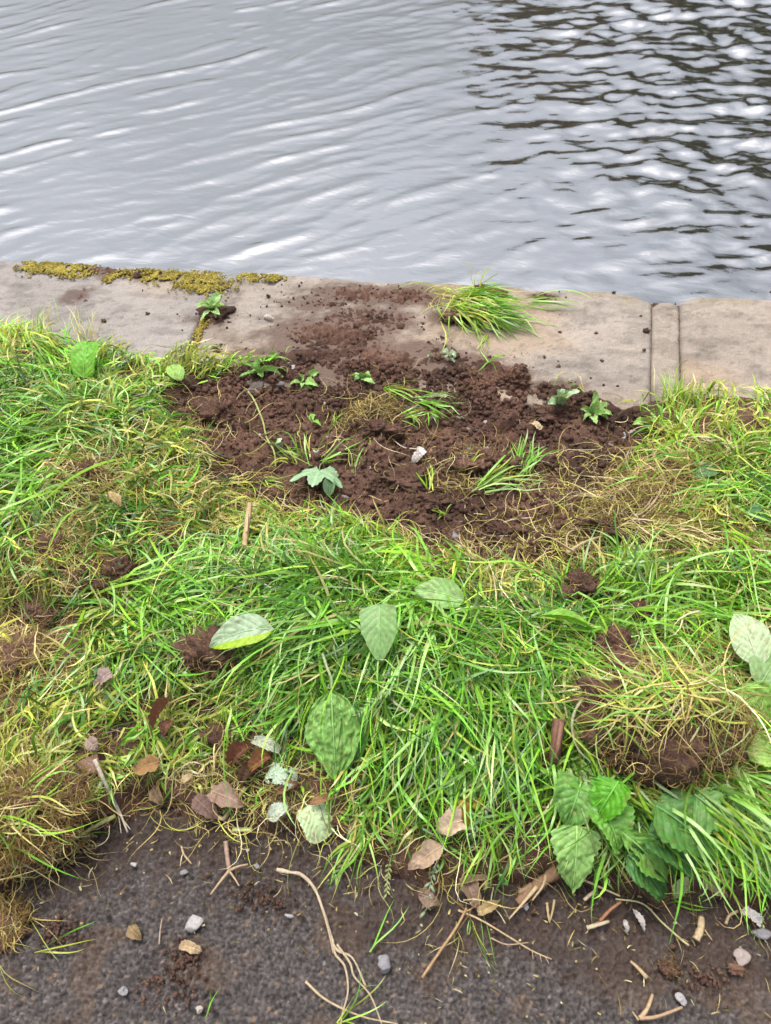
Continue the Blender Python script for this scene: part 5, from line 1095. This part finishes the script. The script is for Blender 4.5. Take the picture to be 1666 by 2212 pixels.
def grass_field(n, seed, x0, x1):
    rg = np.random.default_rng(seed)
    x = rg.uniform(x0, x1, n); y = rg.uniform(.22, 1.70, n)
    out = []
    for k in range(0, n, 20000):
        out.append(cp_fields(x[k:k+20000], y[k:k+20000]))
    ang = np.concatenate([o_[0] for o_ in out]); L = np.concatenate([o_[1] for o_ in out]); li = np.concatenate([o_[2] for o_ in out]); den = np.concatenate([o_[3] for o_ in out]); w = np.concatenate([o_[4] for o_ in out])
    sdv = poly_sd(x, y, SOIL_POLY)+.04*(fbm(x*16, y*16, 3, 801)-.5)
    ok = (sdv < .004) & (y > path_edge(x)+.030+.04*(fbm(x*20, y*20, 2, 803)-.5)) & (y < stone_edge(x)-.004+.03*(fbm(x*14, y*14, 2, 805)-.5))
    clump = sstep(.36, .56, fbm(x*17, y*17, 3, 807))*.9+.10
    ok &= rg.random(n) < den*clump
    x, y, ang, L, li, w = x[ok], y[ok], ang[ok], L[ok], li[ok], w[ok]; N = len(x)
    tid = worley(x*15, y*15, 815)[2]
    # colour: pick a control point by weight, then one of its colours
    cw = np.cumsum(w, 1); pick = (rg.random(N)[:, None] < cw).argmax(1)
    ci = np.array([PALI[rg.choice(list(CP[p][5]))] for p in pick])
    sw = rg.random(N) < .07; ci = np.where(sw, rg.choice([PALI['S'], PALI['Y'], PALI['W'], PALI['B'], PALI['S']], N), ci)
    c = PALV[ci]*np.exp(rg.normal(0, .32, (N, 1)))
    patch = fbm(x*9, y*9, 3, 811)[:, None]; c = c*(.62+.75*patch)*(.8+.4*tid[:, None])
    strawtip = rg.random(N) < .14; ct = np.where(strawtip[:, None], PALV[PALI['S']], c*rg.uniform(.9, 1.15, (N, 1)))
    cb = c*.75+.25*np.array([.26, .30, .065])*rg.uniform(.6, 1.2, (N, 1))
    edge = y-path_edge(x); Lb = L*rg.uniform(.4, 1.15, N)*np.clip(.42+edge/.30, .42, 1); dry = np.isin(ci, [PALI['S'], PALI['B'], PALI['W']])
    W = np.where(dry, rg.uniform(.0014, .0036, N), rg.uniform(.0020, .0066, N))
    loc_ang = ang+rg.normal(0, .60, N)+1.0*(fbm(x*8, y*8, 2, 813)-.5)*2+2.2*(tid-.5)
    wild = rg.random(N) < .18; loc_ang = np.where(wild, rg.uniform(0, 6.28, N), loc_ang)
    # root set back so the blade lies over its place
    bx = x-.30*Lb*np.cos(loc_ang); by = y-.30*Lb*np.sin(loc_ang)
    bad = (poly_sd(bx, by, SOIL_POLY) > .0) | (by < path_edge(bx)+.005) | (by > stone_edge(bx))
    bx = np.where(bad, x, bx); by = np.where(bad, y, by)
    lay = rg.random(N)**1.1*(.014+.060*worley(x*13, y*13, 819)[2])*np.clip((y-path_edge(x))/.10, .25, 1)
    rt = np.column_stack([bx, by, zg(bx, by)+lay*.4])
    V, Q, C = blades(rt, loc_ang, Lb, li*.72, W, cb, ct, rg, 1.05, lay, 6, .5)
    return V, Q, C, N

tot = 0
V, Q, C, N = grass_field(88000, 41, -1.62, .98); tot += N
for x0_, x1_, n_, sd_ in ((-2.4, -1.62, 9500, 47), (.98, 1.8, 9500, 48)):
    V2, Q2, C2, N2 = grass_field(n_, sd_, x0_, x1_); Q = np.vstack([Q, Q2+len(V)]); V = np.vstack([V, V2]); C = np.vstack([C, C2])
def long_blades(n, seed):
    rg = np.random.default_rng(seed); keep = [c for c in CP if c[3] >= .15 and c[6] >= .9 and not set(c[5]) & set('B')]
    ii = rg.integers(0, len(keep), n); X = np.array([pix(keep[i][0], keep[i][1], .05) for i in ii]); x = X[:, 0]+rg.normal(0, .06, n); y = X[:, 1]+rg.normal(0, .05, n)
    ok = (y > path_edge(x)+.03) & (y < stone_edge(x)-.02) & (poly_sd(x, y, SOIL_POLY) < -.01); x, y, ii = x[ok], y[ok], ii[ok]; N = len(x)
    hd = np.array([img_dir(keep[i][0], keep[i][1], keep[i][2]) for i in ii])+rg.normal(0, .6, N); L = np.array([keep[i][3] for i in ii])*rg.uniform(.8, 1.35, N)
    cb, ct = pal_cols('GLPGGLPG', N, rg, .25); lay = rg.uniform(.02, .062, N); x = x-.45*L*np.cos(hd); y = y-.45*L*np.sin(hd)
    bad = poly_sd(x, y, SOIL_POLY) > 0; x, y, hd, L, cb, ct, lay = (q[~bad] for q in (x, y, hd, L, cb, ct, lay)); N = len(x)
    return blades(np.column_stack([x, y, zg(x, y)+lay*.5]), hd, L, np.full(N, .3), rg.uniform(.0030, .0066, N), cb, ct, rg, .6, lay, 9, .5, 'free' if seed % 2 else True)
V2, Q2, C2 = long_blades(1000, 44); V3, Q3, C3 = long_blades(260, 45)
Q = np.vstack([Q, Q2+len(V), Q3+len(V)+len(V2)]); V = np.vstack([V, V2, V3]); C = np.vstack([C, C2, C3])
# blades falling over the broad-leaved weed
rg_ = np.random.default_rng(46); k_ = 85; uu = rg_.uniform(1330, 1640, k_); vv = rg_.uniform(1660, 1760, k_)
rt_ = np.array([G(a, b, .05) for a, b in zip(uu, vv)]); cb_, ct_ = pal_cols('GLPGYDP', k_, rg_, .2)
V2, Q2, C2 = blades(rt_, np.array([img_dir(a, b, -48) for a, b in zip(uu, vv)])+rg_.normal(0, .3, k_), rg_.uniform(.10, .24, k_), np.full(k_, .22), rg_.uniform(.003, .0068, k_), cb_, ct_, rg_, .35, rg_.uniform(.035, .07, k_), 9, .35, 'free')
Q = np.vstack([Q, Q2+len(V)]); V = np.vstack([V, V2]); C = np.vstack([C, C2])
o = link('grass', mesh('grass', V, Q, M_GRASS, C)); tag(o, 'torn messy green and straw coloured grass covering the bank', 'grass', kind='stuff')

# fine dry fibres and roots through the turf, over the straw and lying in the bare earth
def fibre_scatter(n, seed, spots, uni):
    rg = np.random.default_rng(seed); X = []; Y = []
    for u, v, rx, ry, k in spots:
        p = pix(u, v, .02); X.append(p[0]+rg.normal(0, rx, k)); Y.append(p[1]+rg.normal(0, ry, k))
    X.append(rg.uniform(-1.5, .9, uni)); Y.append(rg.uniform(.35, 1.6, uni)); x = np.concatenate(X); y = np.concatenate(Y)
    ok = (y > path_edge(x)-.03) & (y < stone_edge(x)+.02); x, y = x[ok], y[ok]; N = len(x)
    lay = rg.random(N)**2*.03*(poly_sd(x, y, SOIL_POLY) < 0)
    rt = np.column_stack([x, y, zg(x, y)+lay+.001]); cb, ct = pal_cols('SSBBWSYB', N, rg, .3)
    return blades(rt, rg.uniform(0, 6.28, N), rg.uniform(.03, .14, N), np.full(N, .15), rg.uniform(.0008, .0020, N), cb, ct, rg, 1.3, lay, 8, .2, True, zg, .8)
V, Q, C = fibre_scatter(0, 51, [(800,900,.05,.03,110),(1300,1060,.12,.06,500),(1420,1120,.12,.05,450),(1500,1190,.15,.03,300),(1150,1170,.10,.04,220),(1250,1190,.08,.04,200),(150,1180,.08,.07,350),(110,1250,.07,.05,200),
    (380,1060,.10,.06,250),(480,1110,.10,.03,200),(60,1440,.07,.05,220),(70,1750,.08,.05,380),(50,1830,.08,.03,200),(560,1150,.07,.04,150),(1400,1530,.12,.05,200),(520,1720,.12,.04,260),(640,1690,.06,.04,120),(900,1850,.12,.03,120),(950,1190,.12,.03,150),(300,1100,.1,.06,160),
    (200,1040,.06,.04,180),(950,1010,.06,.03,80),(1080,1020,.08,.03,90),(420,940,.06,.05,120),(1480,1000,.06,.04,120)], 1500)
o = link('dry_fibres', mesh('dry_fibres', V, Q, M_DRY, C)); tag(o, 'fine dry straw and root fibres tangled through the turf', 'dry fibres', kind='stuff')

# crumbs of earth
def crumbs(seed):
    rg = np.random.default_rng(seed); b = []
    x = np.concatenate([rg.uniform(-1.5, .95, 16000), rg.uniform(-.95, .5, 25000), rg.uniform(-1.1, .45, 16000)]); y = np.concatenate([rg.uniform(-.1, 2.0, 16000), rg.uniform(1.45, 2.0, 25000), rg.uniform(.8, 1.6, 16000)]); n = len(x)
    sdv = poly_sd(x, y, SOIL_POLY); sp = spill(x, y)
    on_stone = (y > stone_edge(x)-.03)
    pe = path_edge(x)
    cl_ = sstep(.40, .62, fbm(x*34, y*50, 3, 863)); p = np.where(on_stone, .010+.9*cl_*np.clip(sp, 0, 1)**1.1, np.where(sdv > 0, .70, 0)); p = np.where(y < pe+.03, .35*np.exp(-np.clip(pe-y, 0, 1)/.07)+.02, p)
    k = rg.random(n) < p; x, y = x[k], y[k]; os_ = on_stone[k]; N = len(x)
    r = np.where(os_, .0007+.0040*rg.random(N)**7, .0016+.0070*rg.random(N)**3.2); r = np.where(y < path_edge(x), .0012+.003*rg.random(N)**2, r)
    D, F = ico(1)
    jit = 1+.9*(rg.random((N, len(D)))-.5)
    sc = r[:, None]*rg.uniform(.7, 1.3, (N, 3)); z = zg(x, y)
    V = D[None]*jit[..., None]*sc[:, None]+np.column_stack([x, y, z+r*.35])[:, None]
    T = (np.arange(N)[:, None, None]*len(D)+F[None]).reshape(-1, 3)
    ok = y < Y_FRONT-.012
    return V.reshape(-1, 3), T, N
V, T, N = crumbs(61)
o = link('soil_crumbs', mesh('soil_crumbs', V, T, M_SOIL, None, False)); tag(o, 'small crumbs of dark earth scattered over soil, stone and path', 'soil crumbs', kind='stuff')

# bits of straw, husk and chip along the path edge
def litter(seed, n):
    rg = np.random.default_rng(seed); x = rg.uniform(-.85, .75, n); y = path_edge(x)+.03-np.abs(rg.normal(0, .10, n)); ok = y > -.05; x, y = x[ok], y[ok]
    k = 420; q = np.array([pix(u, v)[:2] for u, v in np.column_stack([rg.normal(590, 110, k), rg.normal(1735, 42, k)])]); x = np.concatenate([x, q[:, 0]]); y = np.concatenate([y, q[:, 1]]); N = len(x)
    cb, ct = pal_cols('SBSBBSW', N, rg, .35); L = .004+.028*rg.random(N)**2.2; W = np.where(L < .010, rg.uniform(.002, .0045, N), rg.uniform(.0009, .0024, N))
    return blades(np.column_stack([x, y, zg(x, y)+.0015]), rg.uniform(0, 6.28, N), L, np.full(N, .08), W, cb*.7, ct*.7, rg, .5, np.full(N, .001)+.01*(y > path_edge(x))*rg.random(N), 3, .1, 'free', zg, .2)
V, Q, C = litter(71, 900)
o = link('straw_litter', mesh('straw_litter', V, Q, M_DRY, C)); tag(o, 'chips of straw and husk littering the edge of the path', 'litter', kind='stuff')
